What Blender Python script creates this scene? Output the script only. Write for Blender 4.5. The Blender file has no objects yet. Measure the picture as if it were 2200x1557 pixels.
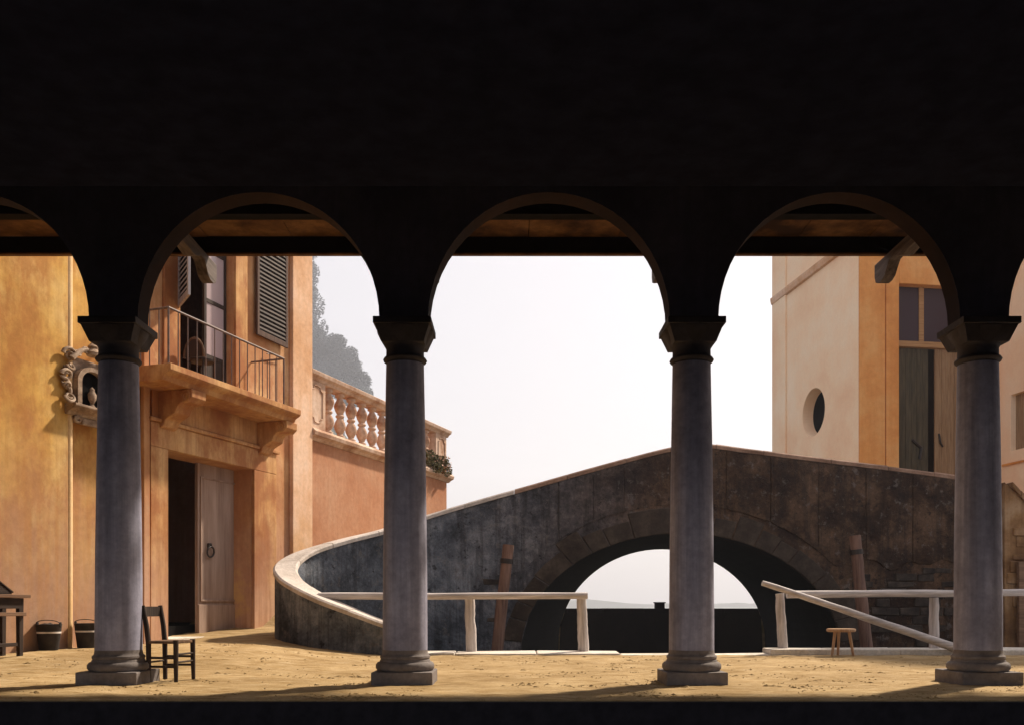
import bpy, bmesh, math, random
from mathutils import Vector, Matrix, noise
random.seed(7)
R = math.radians
scene = bpy.context.scene
COL = scene.collection

# ------------------------------------------------------------------ camera
EYE = 0.84            # eye height above the sandy ground
F = 1970.0            # focal length in photo pixels (photo 2200 wide)
cam_d = bpy.data.cameras.new("camera")
cam_d.sensor_width = 36.0
cam_d.lens = 36.0 * F / 2200.0
cam_d.shift_y = (1300 - 778.5) / 2200.0
cam_d.clip_start = 0.05
cam_d.clip_end = 6000
cam = bpy.data.objects.new("camera", cam_d)
COL.objects.link(cam)
cam.location = (0, 0, EYE)
cam.rotation_euler = (R(90), 0, 0)
scene.camera = cam

# ------------------------------------------------------------------ sky, sun, exposure
SUN_EL, SUN_AZ = R(45), R(46)
world = bpy.data.worlds.new("World")
scene.world = world
world.use_nodes = True
wn = world.node_tree.nodes
bg = wn["Background"]
sky = wn.new("ShaderNodeTexSky")
sky.sky_type = 'NISHITA'
sky.sun_disc = False
sky.sun_elevation = SUN_EL
sky.sun_rotation = SUN_AZ
sky.air_density = 1.0
sky.dust_density = 4.0
sky.ozone_density = 1.0
bg.inputs["Strength"].default_value = 0.15
# a thin even veil of high cloud over the whole sky
veil = wn.new("ShaderNodeMix"); veil.data_type = 'RGBA'
veil.inputs[0].default_value = 0.90
veil.inputs[7].default_value = (1.42, 1.32, 1.29, 1)
world.node_tree.links.new(sky.outputs[0], veil.inputs[6])
world.node_tree.links.new(veil.outputs[2], bg.inputs["Color"])

sun_d = bpy.data.lights.new("sun", 'SUN')
sun_d.energy = 2.4
sun_d.angle = R(3.0)
sun_d.color = (1.0, 0.86, 0.68)
sun = bpy.data.objects.new("sun", sun_d)
COL.objects.link(sun)
S_DIR = Vector((math.sin(SUN_AZ) * math.cos(SUN_EL), math.cos(SUN_AZ) * math.cos(SUN_EL), math.sin(SUN_EL)))
sun.rotation_euler = S_DIR.to_track_quat('Z', 'Y').to_euler()
sun.location = (20, 20, 40)

scene.view_settings.view_transform = 'Standard'
scene.view_settings.look = 'None'
scene.view_settings.exposure = 1.76
scene.view_settings.gamma = 1.0
scene.view_settings.use_curve_mapping = False
scene.render.engine = 'CYCLES'
scene.cycles.use_denoising = True
scene.cycles.max_bounces = 8
scene.cycles.diffuse_bounces = 5
scene.cycles.glossy_bounces = 3
scene.cycles.transmission_bounces = 4
scene.cycles.volume_bounces = 0
scene.cycles.sample_clamp_indirect = 6.0

# ------------------------------------------------------------------ materials
def _nodes(name):
    m = bpy.data.materials.new(name)
    m.use_nodes = True
    nt = m.node_tree
    return m, nt, nt.nodes, nt.links, nt.nodes["Principled BSDF"]

def _coord(N, L, scale=(1, 1, 1), rnd=True):
    tc = N.new("ShaderNodeTexCoord")
    mp = N.new("ShaderNodeMapping")
    mp.inputs["Scale"].default_value = scale
    L.new(tc.outputs["Object"], mp.inputs["Vector"])
    if rnd:
        oi = N.new("ShaderNodeObjectInfo")
        mul = N.new("ShaderNodeMath"); mul.operation = 'MULTIPLY'; mul.inputs[1].default_value = 37.0
        L.new(oi.outputs["Random"], mul.inputs[0])
        L.new(mul.outputs[0], mp.inputs["Location"])
    return mp.outputs["Vector"]

def _noise(N, L, vec, scale, detail=6, rough=.6):
    n = N.new("ShaderNodeTexNoise")
    n.inputs["Scale"].default_value = scale
    n.inputs["Detail"].default_value = detail
    n.inputs["Roughness"].default_value = rough
    L.new(vec, n.inputs["Vector"])
    return n.outputs["Fac"]

def _ramp(N, L, fac, stops):
    r = N.new("ShaderNodeValToRGB")
    while len(r.color_ramp.elements) < len(stops):
        r.color_ramp.elements.new(.5)
    for e, (p, c) in zip(r.color_ramp.elements, stops):
        e.position = p
        e.color = (*c, 1) if len(c) == 3 else c
    L.new(fac, r.inputs["Fac"])
    return r.outputs["Color"]

def _mix(N, L, fac, a, b, mode='MIX'):
    m = N.new("ShaderNodeMix"); m.data_type = 'RGBA'; m.blend_type = mode
    if isinstance(fac, float): m.inputs[0].default_value = fac
    else: L.new(fac, m.inputs[0])
    for s, v in ((6, a), (7, b)):
        if isinstance(v, tuple): m.inputs[s].default_value = (*v, 1)
        else: L.new(v, m.inputs[s])
    return m.outputs[2]

def _bump(N, L, fac, bsdf, strength, dist):
    b = N.new("ShaderNodeBump")
    b.inputs["Strength"].default_value = strength
    b.inputs["Distance"].default_value = dist
    L.new(fac, b.inputs["Height"])
    L.new(b.outputs[0], bsdf.inputs["Normal"])

MATS = {}
def plaster(name, base, stain, pale, streak=.5, blotch=.9, bump=.25, patch=None, rough=.9, low=None, wash=None):
    """aged lime plaster: cloudy tone changes, rain streaks, worn pale patches"""
    m, nt, N, L, B = _nodes(name)
    v = _coord(N, L, rnd=False)
    vs = _coord(N, L, (5.0, 5.0, .35), rnd=False)
    big = _noise(N, L, v, blotch, 5, .62)
    fine = _noise(N, L, v, 9.0, 8, .7)
    stre = _noise(N, L, vs, 1.6, 6, .65)
    c = _ramp(N, L, big, [(.36, stain), (.49, base), (.63, pale)])
    if wash:
        vw = _coord(N, L, (1.0, 1.0, .55), rnd=False)
        wf = _ramp(N, L, _noise(N, L, vw, .9, 7, .68), [(.47, (0, 0, 0)), (.58, (.85, .85, .85))])
        c = _mix(N, L, wf, c, wash)
    if low:
        sx = N.new("ShaderNodeSeparateXYZ"); L.new(v, sx.inputs[0])
        nz = N.new("ShaderNodeMath"); nz.operation = 'MULTIPLY_ADD'; nz.inputs[1].default_value = -2.6
        L.new(_noise(N, L, v, .8, 6, .65), nz.inputs[0]); L.new(sx.outputs[2], nz.inputs[2])
        mr = N.new("ShaderNodeMapRange"); mr.inputs[1].default_value = low[1]-1.3; mr.inputs[2].default_value = low[2]-1.3
        mr.inputs[3].default_value = .85; mr.inputs[4].default_value = 0.
        L.new(nz.outputs[0], mr.inputs[0])
        c = _mix(N, L, mr.outputs[0], c, low[0])
    sf = _ramp(N, L, stre, [(.42, (0, 0, 0)), (.68, (1, 1, 1))])
    mm = N.new("ShaderNodeMath"); mm.operation = 'MULTIPLY'; mm.inputs[1].default_value = streak
    L.new(sf, mm.inputs[0])
    c = _mix(N, L, mm.outputs[0], c, stain)
    ff = _ramp(N, L, fine, [(.35, (.84, .82, .80)), (.62, (1.05, 1.04, 1.03))])
    c = _mix(N, L, min(.8, bump*3.2), c, ff, 'MULTIPLY')
    if patch:
        p = _noise(N, L, v, .55, 7, .7)
        pf = _ramp(N, L, p, [(.56, (0, 0, 0)), (.64, (1, 1, 1))])
        c = _mix(N, L, pf, c, patch)
    L.new(c, B.inputs["Base Color"])
    B.inputs["Roughness"].default_value = rough
    B.inputs["Specular IOR Level"].default_value = .2
    _bump(N, L, fine, B, bump*.8, .014)
    MATS[name] = m
    return m

def stone(name, a, b, c3, scale=2.5, bump=.5, rough=.85, streak=0.):
    m, nt, N, L, B = _nodes(name)
    v = _coord(N, L)
    big = _noise(N, L, v, scale, 6, .65)
    fine = _noise(N, L, v, scale * 9, 6, .7)
    c = _ramp(N, L, big, [(.3, a), (.5, b), (.7, c3)])
    if streak:
        vs = _coord(N, L, (7.0, 7.0, .3))
        s = _noise(N, L, vs, 1.5, 5, .6)
        sf = _ramp(N, L, s, [(.40, (0, 0, 0)), (.66, (streak,) * 3)])
        c = _mix(N, L, sf, c, a)
    ff = _ramp(N, L, fine, [(.3, (.72, .72, .72)), (.65, (1.08, 1.08, 1.08))])
    c = _mix(N, L, .85, c, ff, 'MULTIPLY')
    L.new(c, B.inputs["Base Color"])
    B.inputs["Roughness"].default_value = rough
    B.inputs["Specular IOR Level"].default_value = .25
    _bump(N, L, fine, B, bump, .012)
    MATS[name] = m
    return m

def wood(name, a, b, axis='Z', rough=.75, scale=6.0):
    m, nt, N, L, B = _nodes(name)
    s = {'X': (.25, 3, 3), 'Y': (3, .25, 3), 'Z': (3, 3, .25)}[axis]
    v = _coord(N, L, s)
    g = _noise(N, L, v, scale, 7, .65)
    c = _ramp(N, L, g, [(.32, a), (.66, b)])
    L.new(c, B.inputs["Base Color"])
    B.inputs["Roughness"].default_value = rough
    B.inputs["Specular IOR Level"].default_value = .25
    _bump(N, L, g, B, .45, .008)
    MATS[name] = m
    return m

def plain(name, col, rough=.7, spec=.3, metal=0., var=.25):
    m, nt, N, L, B = _nodes(name)
    v = _coord(N, L)
    f = _noise(N, L, v, 8, 5, .6)
    lo = tuple(c * (1 - var) for c in col); hi = tuple(c * (1 + var) for c in col)
    c = _ramp(N, L, f, [(.35, lo), (.65, hi)])
    L.new(c, B.inputs["Base Color"])
    B.inputs["Roughness"].default_value = rough
    B.inputs["Specular IOR Level"].default_value = spec
    B.inputs["Metallic"].default_value = metal
    MATS[name] = m
    return m

plaster("ochre", (.62, .365, .10), (.42, .19, .05), (.72, .50, .20), .45, .6, wash=(.42, .185, .055), low=((.38, .235, .175), .9, 3.6))
plaster("facade", (.55, .305, .145), (.36, .155, .065), (.63, .41, .24), .5, .5, .18, patch=(.60, .38, .18), wash=(.43, .19, .085), low=((.58, .365, .27), .8, 3.0))
plaster("surround", (.55, .30, .12), (.32, .125, .05), (.64, .40, .19), .65, .7, .18, wash=(.35, .135, .055), low=((.56, .35, .24), .6, 2.2))
plaster("pilaster_plaster", (.68, .44, .29), (.58, .33, .18), (.74, .54, .41), .3, .7, low=((.56, .30, .075), .9, 2.8))
plaster("terrace_plaster", (.44, .22, .125), (.37, .16, .08), (.48, .27, .165), .35, .5)
plaster("lit_bead_plaster", (.80, .56, .30), (.72, .46, .22), (.84, .64, .40), .2, .8)  # paler than the wall: light caught by the corner edge, as colour
plaster("balustrade_stone", (.56, .40, .30), (.34, .19, .12), (.64, .50, .41), .45, 1.8)
plaster("cream", (.92, .69, .48), (.87, .59, .39), (.93, .76, .57), .15, .35, .07)
plaster("orange_front", (.74, .34, .11), (.63, .25, .07), (.79, .43, .17), .30, .5, .12)
def bridge_mat(name, k, blotch):
    """grey limewash on the yard side giving way to brown earth render, stained with damp and soot"""
    m, nt, N, L, B = _nodes(name)
    v = _coord(N, L, rnd=False)
    vs = _coord(N, L, (4., 4., .3), rnd=False)
    sx = N.new("ShaderNodeSeparateXYZ"); L.new(v, sx.inputs[0])
    n0 = _noise(N, L, v, .35, 4, .6)
    ad = N.new("ShaderNodeMath"); ad.operation = 'MULTIPLY_ADD'; ad.inputs[1].default_value = 6.0
    L.new(n0, ad.inputs[0]); L.new(sx.outputs[0], ad.inputs[2])
    mr = N.new("ShaderNodeMapRange"); mr.inputs[1].default_value = 1.5; mr.inputs[2].default_value = 6.5
    L.new(ad.outputs[0], mr.inputs[0])
    big = _noise(N, L, v, blotch, 12, .74); stre = _noise(N, L, vs, 1.5, 8, .7); fine = _noise(N, L, v, 14, 10, .78)
    mid = _noise(N, L, v, 4.5, 8, .75)
    g = _ramp(N, L, big, [(.36, (.036*k, .042*k, .053*k)), (.48, (.105*k, .120*k, .150*k)), (.60, (.23*k, .25*k, .29*k))])
    w = _ramp(N, L, big, [(.36, (.020*k, .012*k, .010*k)), (.49, (.056*k, .033*k, .022*k)), (.62, (.13*k, .080*k, .052*k))])
    c = _mix(N, L, mr.outputs[0], g, w)
    sf = _ramp(N, L, stre, [(.49, (0, 0, 0)), (.60, (.45, .45, .45))])
    c = _mix(N, L, sf, c, (.022, .019, .019))
    # pale lime scabs and dark pits
    lf = _ramp(N, L, mid, [(.56, (0, 0, 0)), (.63, (.55, .55, .55))])
    c = _mix(N, L, lf, c, (.17*k, .155*k, .150*k))
    pf = _ramp(N, L, mid, [(.36, (.8, .8, .8)), (.42, (0, 0, 0))])
    c = _mix(N, L, pf, c, (.014, .012, .013))
    ff = _ramp(N, L, fine, [(.36, (.68, .68, .68)), (.62, (1.22, 1.2, 1.18))])
    c = _mix(N, L, .9, c, ff, 'MULTIPLY')
    L.new(c, B.inputs["Base Color"]); B.inputs["Roughness"].default_value = .9; B.inputs["Specular IOR Level"].default_value = .2
    mx = N.new("ShaderNodeMath"); mx.operation = 'ADD'; L.new(fine, mx.inputs[0]); L.new(mid, mx.inputs[1])
    _bump(N, L, mx.outputs[0], B, .8, .04)
    MATS[name] = m
bridge_mat("bridge_plaster", 1.1, .9)
bridge_mat("bridge_slab", 1.1, 1.3)
plaster("ramp_plaster", (.30, .17, .08), (.12, .06, .03), (.46, .32, .20), .5, .8, .5)
plaster("arch_shade_plaster", (.024, .012, .009), (.014, .007, .006), (.036, .019, .013), .4, .7)  # for the arch undersides: their shade is put into the plaster colour
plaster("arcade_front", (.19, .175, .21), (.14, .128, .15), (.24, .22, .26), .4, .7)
plaster("soffit_boards", (.10, .047, .019), (.03, .014, .008), (.19, .10, .045), .3, 1.6)
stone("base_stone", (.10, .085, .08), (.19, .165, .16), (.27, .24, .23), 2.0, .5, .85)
stone("capital_shade_stone", (.045, .040, .045), (.075, .066, .072), (.11, .098, .10), 1.5, .3, .85)  # darkened stone: the shade at the column tops is put into the colour
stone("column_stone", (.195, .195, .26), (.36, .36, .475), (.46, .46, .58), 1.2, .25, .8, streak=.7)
stone("coping_shaded", (.16, .09, .06), (.27, .16, .11), (.38, .25, .18), 2.2, .5)  # same stone as coping, with its shaded front put into the colour
stone("coping", (.42, .36, .31), (.58, .51, .46), (.70, .63, .58), 2.2, .5)
stone("kerb", (.55, .48, .40), (.68, .62, .55), (.78, .73, .66), 2.5, .5)
stone("voussoir", (.028, .020, .016), (.060, .044, .035), (.105, .08, .062), 2.5, .6)
stone("rubble", (.020, .016, .015), (.052, .040, .034), (.11, .085, .068), 3.5, .8)
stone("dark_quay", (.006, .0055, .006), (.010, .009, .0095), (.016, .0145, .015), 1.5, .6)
stone("shrine_stone", (.13, .085, .055), (.34, .24, .17), (.56, .44, .34), 5, .5)
wood("log", (.34, .30, .285), (.70, .64, .62), 'X')
wood("log_post", (.34, .30, .285), (.70, .64, .62), 'Z')
wood("pile", (.10, .055, .042), (.26, .155, .12), 'Z')
wood("dark_wood", (.018, .012, .010), (.055, .035, .026), 'Z')
wood("dark_wood_x", (.018, .012, .010), (.055, .035, .026), 'X')
wood("stool_wood", (.36, .20, .10), (.58, .38, .24), 'Z')
wood("shutter_wood", (.05, .026, .018), (.11, .06, .042), 'Z')
wood("shutter_slat", (.016, .010, .008), (.055, .032, .024), 'X')
wood("shutter_grey", (.30, .27, .28), (.50, .46, .47), 'Z')
wood("door_wood", (.26, .17, .13), (.44, .32, .26), 'Z', scale=3)
wood("green_door", (.040, .034, .022), (.105, .085, .055), 'Z')
wood("brown_door", (.22, .13, .07), (.36, .24, .14), 'Z')
wood("transom_wood", (.30, .16, .07), (.46, .27, .13), 'X')
wood("corbel_wood", (.045, .03, .022), (.15, .115, .10), 'Y')
wood("table_wood", (.12, .065, .04), (.26, .16, .10), 'X')
plain("iron", (.15, .10, .085), .6, .4)
plain("dark_iron", (.03, .022, .02), .5, .4)
plain("black_cloth", (.020, .0185, .023), .95, .05)
plain("baffle_dark", (.050, .048, .066), .95, .05)
plain("black_board", (.012, .010, .010), .9, .1)
plain("interior", (.10, .045, .028), .95, .1)
plain("shade_black", (.006, .005, .005), .95, .1)  # near-black that stands in for shade inside rooms and openings
plain("rush", (.14, .085, .055), .9, .1, var=.4)
plain("white_band", (.62, .58, .55), .7, .3)
plain("bucket", (.028, .022, .02), .8, .3, var=.4)
plain("foliage_hazed", (.10, .115, .12), .9, .1, var=.3)  # leaf colour paled and blued, distance haze put into it
plain("foliage", (.11, .10, .045), .8, .2, var=.4)
plain("blossom", (.60, .38, .30), .8, .2)
plain("bark", (.08, .06, .045), .9, .1)
plain("hill", (.07, .08, .06), 1., .0, var=.3)
plain("terrain", (.50, .40, .27), 1., .0, var=.3)
plain("terracotta", (.36, .16, .08), .8, .2)

def glass(name, tint):
    m, nt, N, L, B = _nodes(name)
    B.inputs["Base Color"].default_value = (*tint, 1)
    B.inputs["Roughness"].default_value = .12
    B.inputs["Specular IOR Level"].default_value = .8
    MATS[name] = m
glass("pane_lilac", (.42, .34, .36))
glass("pane_dark", (.050, .032, .045)); MATS["pane_dark"].node_tree.nodes["Principled BSDF"].inputs["Specular IOR Level"].default_value = .25; MATS["pane_dark"].node_tree.nodes["Principled BSDF"].inputs["Roughness"].default_value = .35

def make_sand():
    m, nt, N, L, B = _nodes("sand")
    v = _coord(N, L, rnd=False)
    big = _noise(N, L, v, .8, 5, .6)
    vs = _coord(N, L, (.45, 1.5, 1), rnd=False)
    mid = _noise(N, L, vs, 6, 8, .72)
    fine = _noise(N, L, v, 55, 4, .7)
    c = _ramp(N, L, mid, [(.30, (.18, .115, .05)), (.42, (.35, .245, .12)), (.57, (.46, .345, .20)), (.72, (.57, .46, .31))])
    b2 = _ramp(N, L, big, [(.38, (.74, .68, .58)), (.62, (1.10, 1.07, 1.02))])
    c = _mix(N, L, .8, c, b2, 'MULTIPLY')
    f2 = _ramp(N, L, fine, [(.35, (.72, .70, .66)), (.62, (1.08, 1.08, 1.08))])
    c = _mix(N, L, .8, c, f2, 'MULTIPLY')
    L.new(c, B.inputs["Base Color"])
    B.inputs["Roughness"].default_value = .95
    B.inputs["Specular IOR Level"].default_value = .1
    _bump(N, L, fine, B, .5, .01)
    MATS["sand"] = m
make_sand()

def make_water():
    m, nt, N, L, B = _nodes("water")
    v = _coord(N, L, (1, .4, 1), rnd=False)
    f = _noise(N, L, v, 1.5, 4, .6)
    B.inputs["Base Color"].default_value = (.02, .03, .032, 1)
    B.inputs["Roughness"].default_value = .08
    _bump(N, L, f, B, .15, .05)
    MATS["water"] = m
make_water()

# ------------------------------------------------------------------ mesh helpers
class MB:
    def __init__(self): self.v = []; self.f = []
    def quadbox(self, p):                       # 8 corners: bottom ring 0-3, top ring 4-7
        b = len(self.v); self.v += [tuple(q) for q in p]
        self.f += [(b+3, b+2, b+1, b), (b+4, b+5, b+6, b+7)]
        for i in range(4):
            j = (i + 1) % 4
            self.f.append((b+i, b+j, b+4+j, b+4+i))
        return self
    def box(self, x0, x1, y0, y1, z0, z1):
        return self.quadbox([(x0,y0,z0),(x1,y0,z0),(x1,y1,z0),(x0,y1,z0),(x0,y0,z1),(x1,y0,z1),(x1,y1,z1),(x0,y1,z1)])
    def prism(self, prof, axis, a0, a1):
        """prof: list of 2D points (ccw); extruded along axis ('x': prof=(y,z); 'y': prof=(x,z); 'z': prof=(x,y))"""
        def mk(p, a):
            return {'x': (a, p[0], p[1]), 'y': (p[0], a, p[1]), 'z': (p[0], p[1], a)}[axis]
        b = len(self.v); n = len(prof)
        self.v += [mk(p, a0) for p in prof] + [mk(p, a1) for p in prof]
        self.f += [tuple(b+i for i in range(n))[::-1], tuple(b+n+i for i in range(n))]
        for i in range(n):
            j = (i+1) % n
            self.f.append((b+i, b+j, b+n+j, b+n+i))
        return self
    def lathe(self, prof, seg=32, c=(0, 0), cap=True):
        b = len(self.v); n = len(prof)
        for (r, z) in prof:
            for k in range(seg):
                a = 2*math.pi*k/seg
                self.v.append((c[0]+r*math.cos(a), c[1]+r*math.sin(a), z))
        for i in range(n-1):
            for k in range(seg):
                k2 = (k+1) % seg
                self.f.append((b+i*seg+k, b+i*seg+k2, b+(i+1)*seg+k2, b+(i+1)*seg+k))
        if cap:
            self.f.append(tuple(b+k for k in range(seg))[::-1])
            self.f.append(tuple(b+(n-1)*seg+k for k in range(seg)))
        return self
    def tube(self, pts, rad, seg=10, closed=False, jitter=0.):
        pts = [Vector(p) for p in pts]; n = len(pts)
        if not isinstance(rad, (list, tuple)): rad = [rad]*n
        b = len(self.v); up = None
        for i, p in enumerate(pts):
            if closed: t = pts[(i+1) % n] - pts[i-1]
            else: t = pts[min(i+1, n-1)] - pts[max(i-1, 0)]
            t.normalize()
            if up is None:
                up = Vector((0, 0, 1)) if abs(t.z) < .9 else Vector((1, 0, 0))
            s = t.cross(up).normalized(); up = s.cross(t).normalized()
            for k in range(seg):
                a = 2*math.pi*k/seg
                r = rad[i]*(1 + random.uniform(-jitter, jitter))
                self.v.append(tuple(p + s*math.cos(a)*r + up*math.sin(a)*r))
        m = n if closed else n-1
        for i in range(m):
            i2 = (i+1) % n
            for k in range(seg):
                k2 = (k+1) % seg
                self.f.append((b+i*seg+k, b+i2*seg+k, b+i2*seg+k2, b+i*seg+k2))
        if not closed:
            self.f.append(tuple(b+k for k in range(seg)))
            self.f.append(tuple(b+(n-1)*seg+k for k in range(seg))[::-1])
        return self
    def mesh(self, name):
        me = bpy.data.meshes.new(name)
        me.from_pydata(self.v, [], self.f)
        bm = bmesh.new(); bm.from_mesh(me)
        bmesh.ops.recalc_face_normals(bm, faces=bm.faces)
        bm.to_mesh(me); bm.free()
        return me
    def build(self, name, mat, parent=None, bevel=0., smooth=False, seg=2, angle=None):
        me = self.mesh(name)
        me.materials.append(MATS[mat])
        o = bpy.data.objects.new(name, me)
        COL.objects.link(o)
        if parent: o.parent = parent
        if smooth:
            for p in me.polygons: p.use_smooth = True
            try: me.set_sharp_from_angle(angle=R(angle or 40))
            except Exception: pass
        if bevel:
            md = o.modifiers.new("bevel", 'BEVEL'); md.width = bevel; md.segments = seg; md.limit_method = 'ANGLE'
        return o

def empty(name, loc, rz=0.):
    o = bpy.data.objects.new(name, None)
    COL.objects.link(o)
    o.location = loc; o.rotation_euler = (0, 0, rz)
    o.empty_display_size = .2
    return o

def tag(o, label, cat=None, group=None, kind=None):
    o["label"] = label
    if cat: o["category"] = cat
    if group: o["group"] = group
    if kind: o["kind"] = kind
    return o

def copy_tree(o, parent=None):
    c = o.copy(); COL.objects.link(c); c.parent = parent
    for ch in list(o.children): copy_tree(ch, c)
    return c

def at(x, y, d):        # where a sight line of the measured photo meets depth d
    return Vector(((x-1100)*d/F, d, EYE + (1300-y)*d/F))

def wall_panel(mb, axis_pts, holes, a0, a1, z0, z1, th, curve=None):
    """flat wall a0..a1 x z0..z1, thickness th behind plane y=0; holes = (a0,a1,z0,z1)"""
    xs = sorted(set([a0, a1] + [h[i] for h in holes for i in (0, 1)] + list(axis_pts)))
    zs = sorted(set([z0, z1] + [h[i] for h in holes for i in (2, 3)]))
    def solid(i, j):
        if i < 0 or j < 0 or i >= len(xs)-1 or j >= len(zs)-1: return False
        cx, cz = (xs[i]+xs[i+1])/2, (zs[j]+zs[j+1])/2
        return not any(h[0] < cx < h[1] and h[2] < cz < h[3] for h in holes)
    def q(*p):
        b = len(mb.v); mb.v += p; mb.f.append((b, b+1, b+2, b+3))
    for i in range(len(xs)-1):
        for j in range(len(zs)-1):
            if not solid(i, j): continue
            xa, xb, za, zb = xs[i], xs[i+1], zs[j], zs[j+1]
            q((xa,0,za),(xb,0,za),(xb,0,zb),(xa,0,zb))
            q((xa,th,za),(xa,th,zb),(xb,th,zb),(xb,th,za))
            if not solid(i-1, j): q((xa,0,za),(xa,0,zb),(xa,th,zb),(xa,th,za))
            if not solid(i+1, j): q((xb,0,za),(xb,th,za),(xb,th,zb),(xb,0,zb))
            if not solid(i, j-1): q((xa,0,za),(xa,th,za),(xb,th,za),(xb,0,za))
            if not solid(i, j+1): q((xa,0,zb),(xb,0,zb),(xb,th,zb),(xa,th,zb))
    return mb

def sstep(a, b, x):
    t = max(0., min(1., (x-a)/(b-a)))
    return t*t*(3-2*t)

# ------------------------------------------------------------------ ground
FC_X = lambda D: -11.74 + .3556*D          # the house front runs along this line
def ground_h(x, y):
    w = sstep(-1.8, -4.6, x)
    g = w*(.20*sstep(10.4, 13.4, y) + .20*sstep(15.6, 19., y))
    return g

def build_ground():
    def sheet(name, x0, x1, y0, y1, step, mat, amp=.008):
        nx = int((x1-x0)/step); ny = int((y1-y0)/step)
        vs = []; fs = []
        for j in range(ny+1):
            for i in range(nx+1):
                x = x0+(x1-x0)*i/nx; y = y0+(y1-y0)*j/ny
                h = ground_h(x, y)
                n = noise.fractal(Vector((x*2.2, y*3.0, 0)), 1., 2.1, 5)
                n2 = noise.noise(Vector((x*9., y*12., 4.)))
                k = amp if j else 0.
                vs.append((x, y, h + n*k*1.5 + n2*k*.8))
        for j in range(ny):
            for i in range(nx):
                a = j*(nx+1)+i
                fs.append((a, a+1, a+nx+2, a+nx+1))
        b0 = len(vs)                              # front edge turned down
        for i in range(nx+1): vs.append((vs[i][0], y0, -.05))
        for i in range(nx): fs.append((b0+i, b0+i+1, i+1, i))
        me = bpy.data.meshes.new(name); me.from_pydata(vs, [], fs)
        for p in me.polygons: p.use_smooth = True
        me.materials.append(MATS[mat])
        o = bpy.data.objects.new(name, me); COL.objects.link(o)
        return o
    g = sheet("ground", -8.4, 8.8, 8.12, 15.62, .05, "sand")
    tag(g, "sandy straw coloured ground of the loggia yard", kind="structure")
    g = sheet("ground", -8.4, -2.2, 15.60, 18.4, .06, "sand")
    tag(g, "sandy ground rising towards the house door and curling wall", kind="structure")
    # ramp ground between the house and the curling wall
    mb = MB()
    pts = []
    for (y, xa, xb, z) in [(18.2, -7.0, -4.1, .36), (18.6, -6.6, -3.9, .42), (19.4, -6.3, -2.7, .9),
                           (20.4, -6.0, -.9, 1.7), (22., -5.5, -.4, 2.2), (25.4, -4.6, -.4, 2.4)]:
        pts.append(((xa, y, z), (xb, y, z)))
    for (a, b) in pts: mb.v += [a, b]
    for i in range(len(pts)-1): mb.f.append((2*i, 2*i+1, 2*i+3, 2*i+2))
    o = mb.build("path", "sand"); tag(o, "sandy path climbing between house and curling wall", kind="structure")
    # right bank
    mb = MB().box(10.9, 60, 17.2, 60, -2.2, .0)
    tag(mb.build("terrain", "terrain"), "earth bank under the houses across the bridge", kind="structure")
    mb = MB().prism([(7.4, 25.6), (24, 25.6), (24, 34.6), (9.75, 34.6), (8.2, 29.)], 'z', -2.2, 3.4)  # unseen bank, widened and kept pale to bounce light onto the cream wall
    tag(mb.build("terrain", "terrain"), "raised pale earth bank widened to bounce light onto the cream wall", kind="structure")
    # lake
    mb = MB(); mb.v = [(-640, 16.3, -1.3), (640, 16.3, -1.3), (640, 1380, -1.3), (-640, 1380, -1.3)]; mb.f = [(0, 1, 2, 3)]
    tag(mb.build("water", "water"), "dark canal water opening to a pale lake", kind="structure")
    # far shore hills
    nx, ny = 90, 8; mb = MB()
    for j in range(ny+1):
        for i in range(nx+1):
            x = -420+840*i/nx; y = 1180+20*j
            e = math.sin(math.pi*j/ny)
            h = 8 + 7*noise.fractal(Vector((x*.009, 3.1, 0)), 1., 2., 4) + 3*math.sin(x*.013+1)
            mb.v.append((x, y, -1.6 + max(2., h)*e))
    for j in range(ny):
        for i in range(nx):
            a = j*(nx+1)+i; mb.f.append((a, a+1, a+nx+2, a+nx+1))
    tag(mb.build("hills", "hill", smooth=True), "pale low hills on the far shore seen under the bridge", kind="structure")
    # wooded hillside behind the terrace
    nx, ny = 36, 30; mb = MB()
    for j in range(ny+1):
        for i in range(nx+1):
            x = -300+292*i/nx; y = 220+400*j/ny
            r = 1 - sstep(0, 1, (x+98)/68.)
            back = sstep(220, 410, y)*(1-sstep(500, 620, y)*.6)
            h = 98*r*back + 4.*noise.noise(Vector((x*.025, y*.025, 2)))*r
            mb.v.append((x, y, -2 + h))
    for j in range(ny):
        for i in range(nx):
            a = j*(nx+1)+i; mb.f.append((a, a+1, a+nx+2, a+nx+1))
    tag(mb.build("hillside", "hill", smooth=True), "hazy hillside rising behind the terrace balustrade", kind="structure")
build_ground()

def build_clods():
    """straw and clods lying on the sand"""
    mb = MB()
    rr = random.Random(3)
    for _ in range(9000):
        y = 8.15 + 8*rr.random()**1.6
        x = rr.uniform(-7.5, 7.5)
        if x < FC_X(y)+.3 or y > 15.4: continue
        if noise.noise(Vector((x*1.1, y*1.6, 8.))) + .5*noise.noise(Vector((x*3.5, y*4, 2.))) < .12: continue
        z = ground_h(x, y) + .002
        s = rr.uniform(.005, .015)*(1.8 if rr.random() < .08 else 1)
        l = s*rr.uniform(1, 3.5); a = rr.gauss(0, .6); h = s*rr.uniform(.3, .8)
        ca, sa = math.cos(a), math.sin(a)
        b = len(mb.v)
        for (u, w) in ((-l, 0), (0, -s), (l, 0), (0, s)):
            mb.v.append((x+u*ca-w*sa, y+u*sa+w*ca, z-.006))
        mb.v.append((x+rr.uniform(-s, s)*.5, y, z+h))
        mb.f += [(b, b+1, b+4), (b+1, b+2, b+4), (b+2, b+3, b+4), (b+3, b, b+4)]
    o = mb.build("clods", "sand")
    tag(o, "loose clods and straw scattered over the sandy ground", "clods", kind="stuff")
build_clods()

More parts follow.
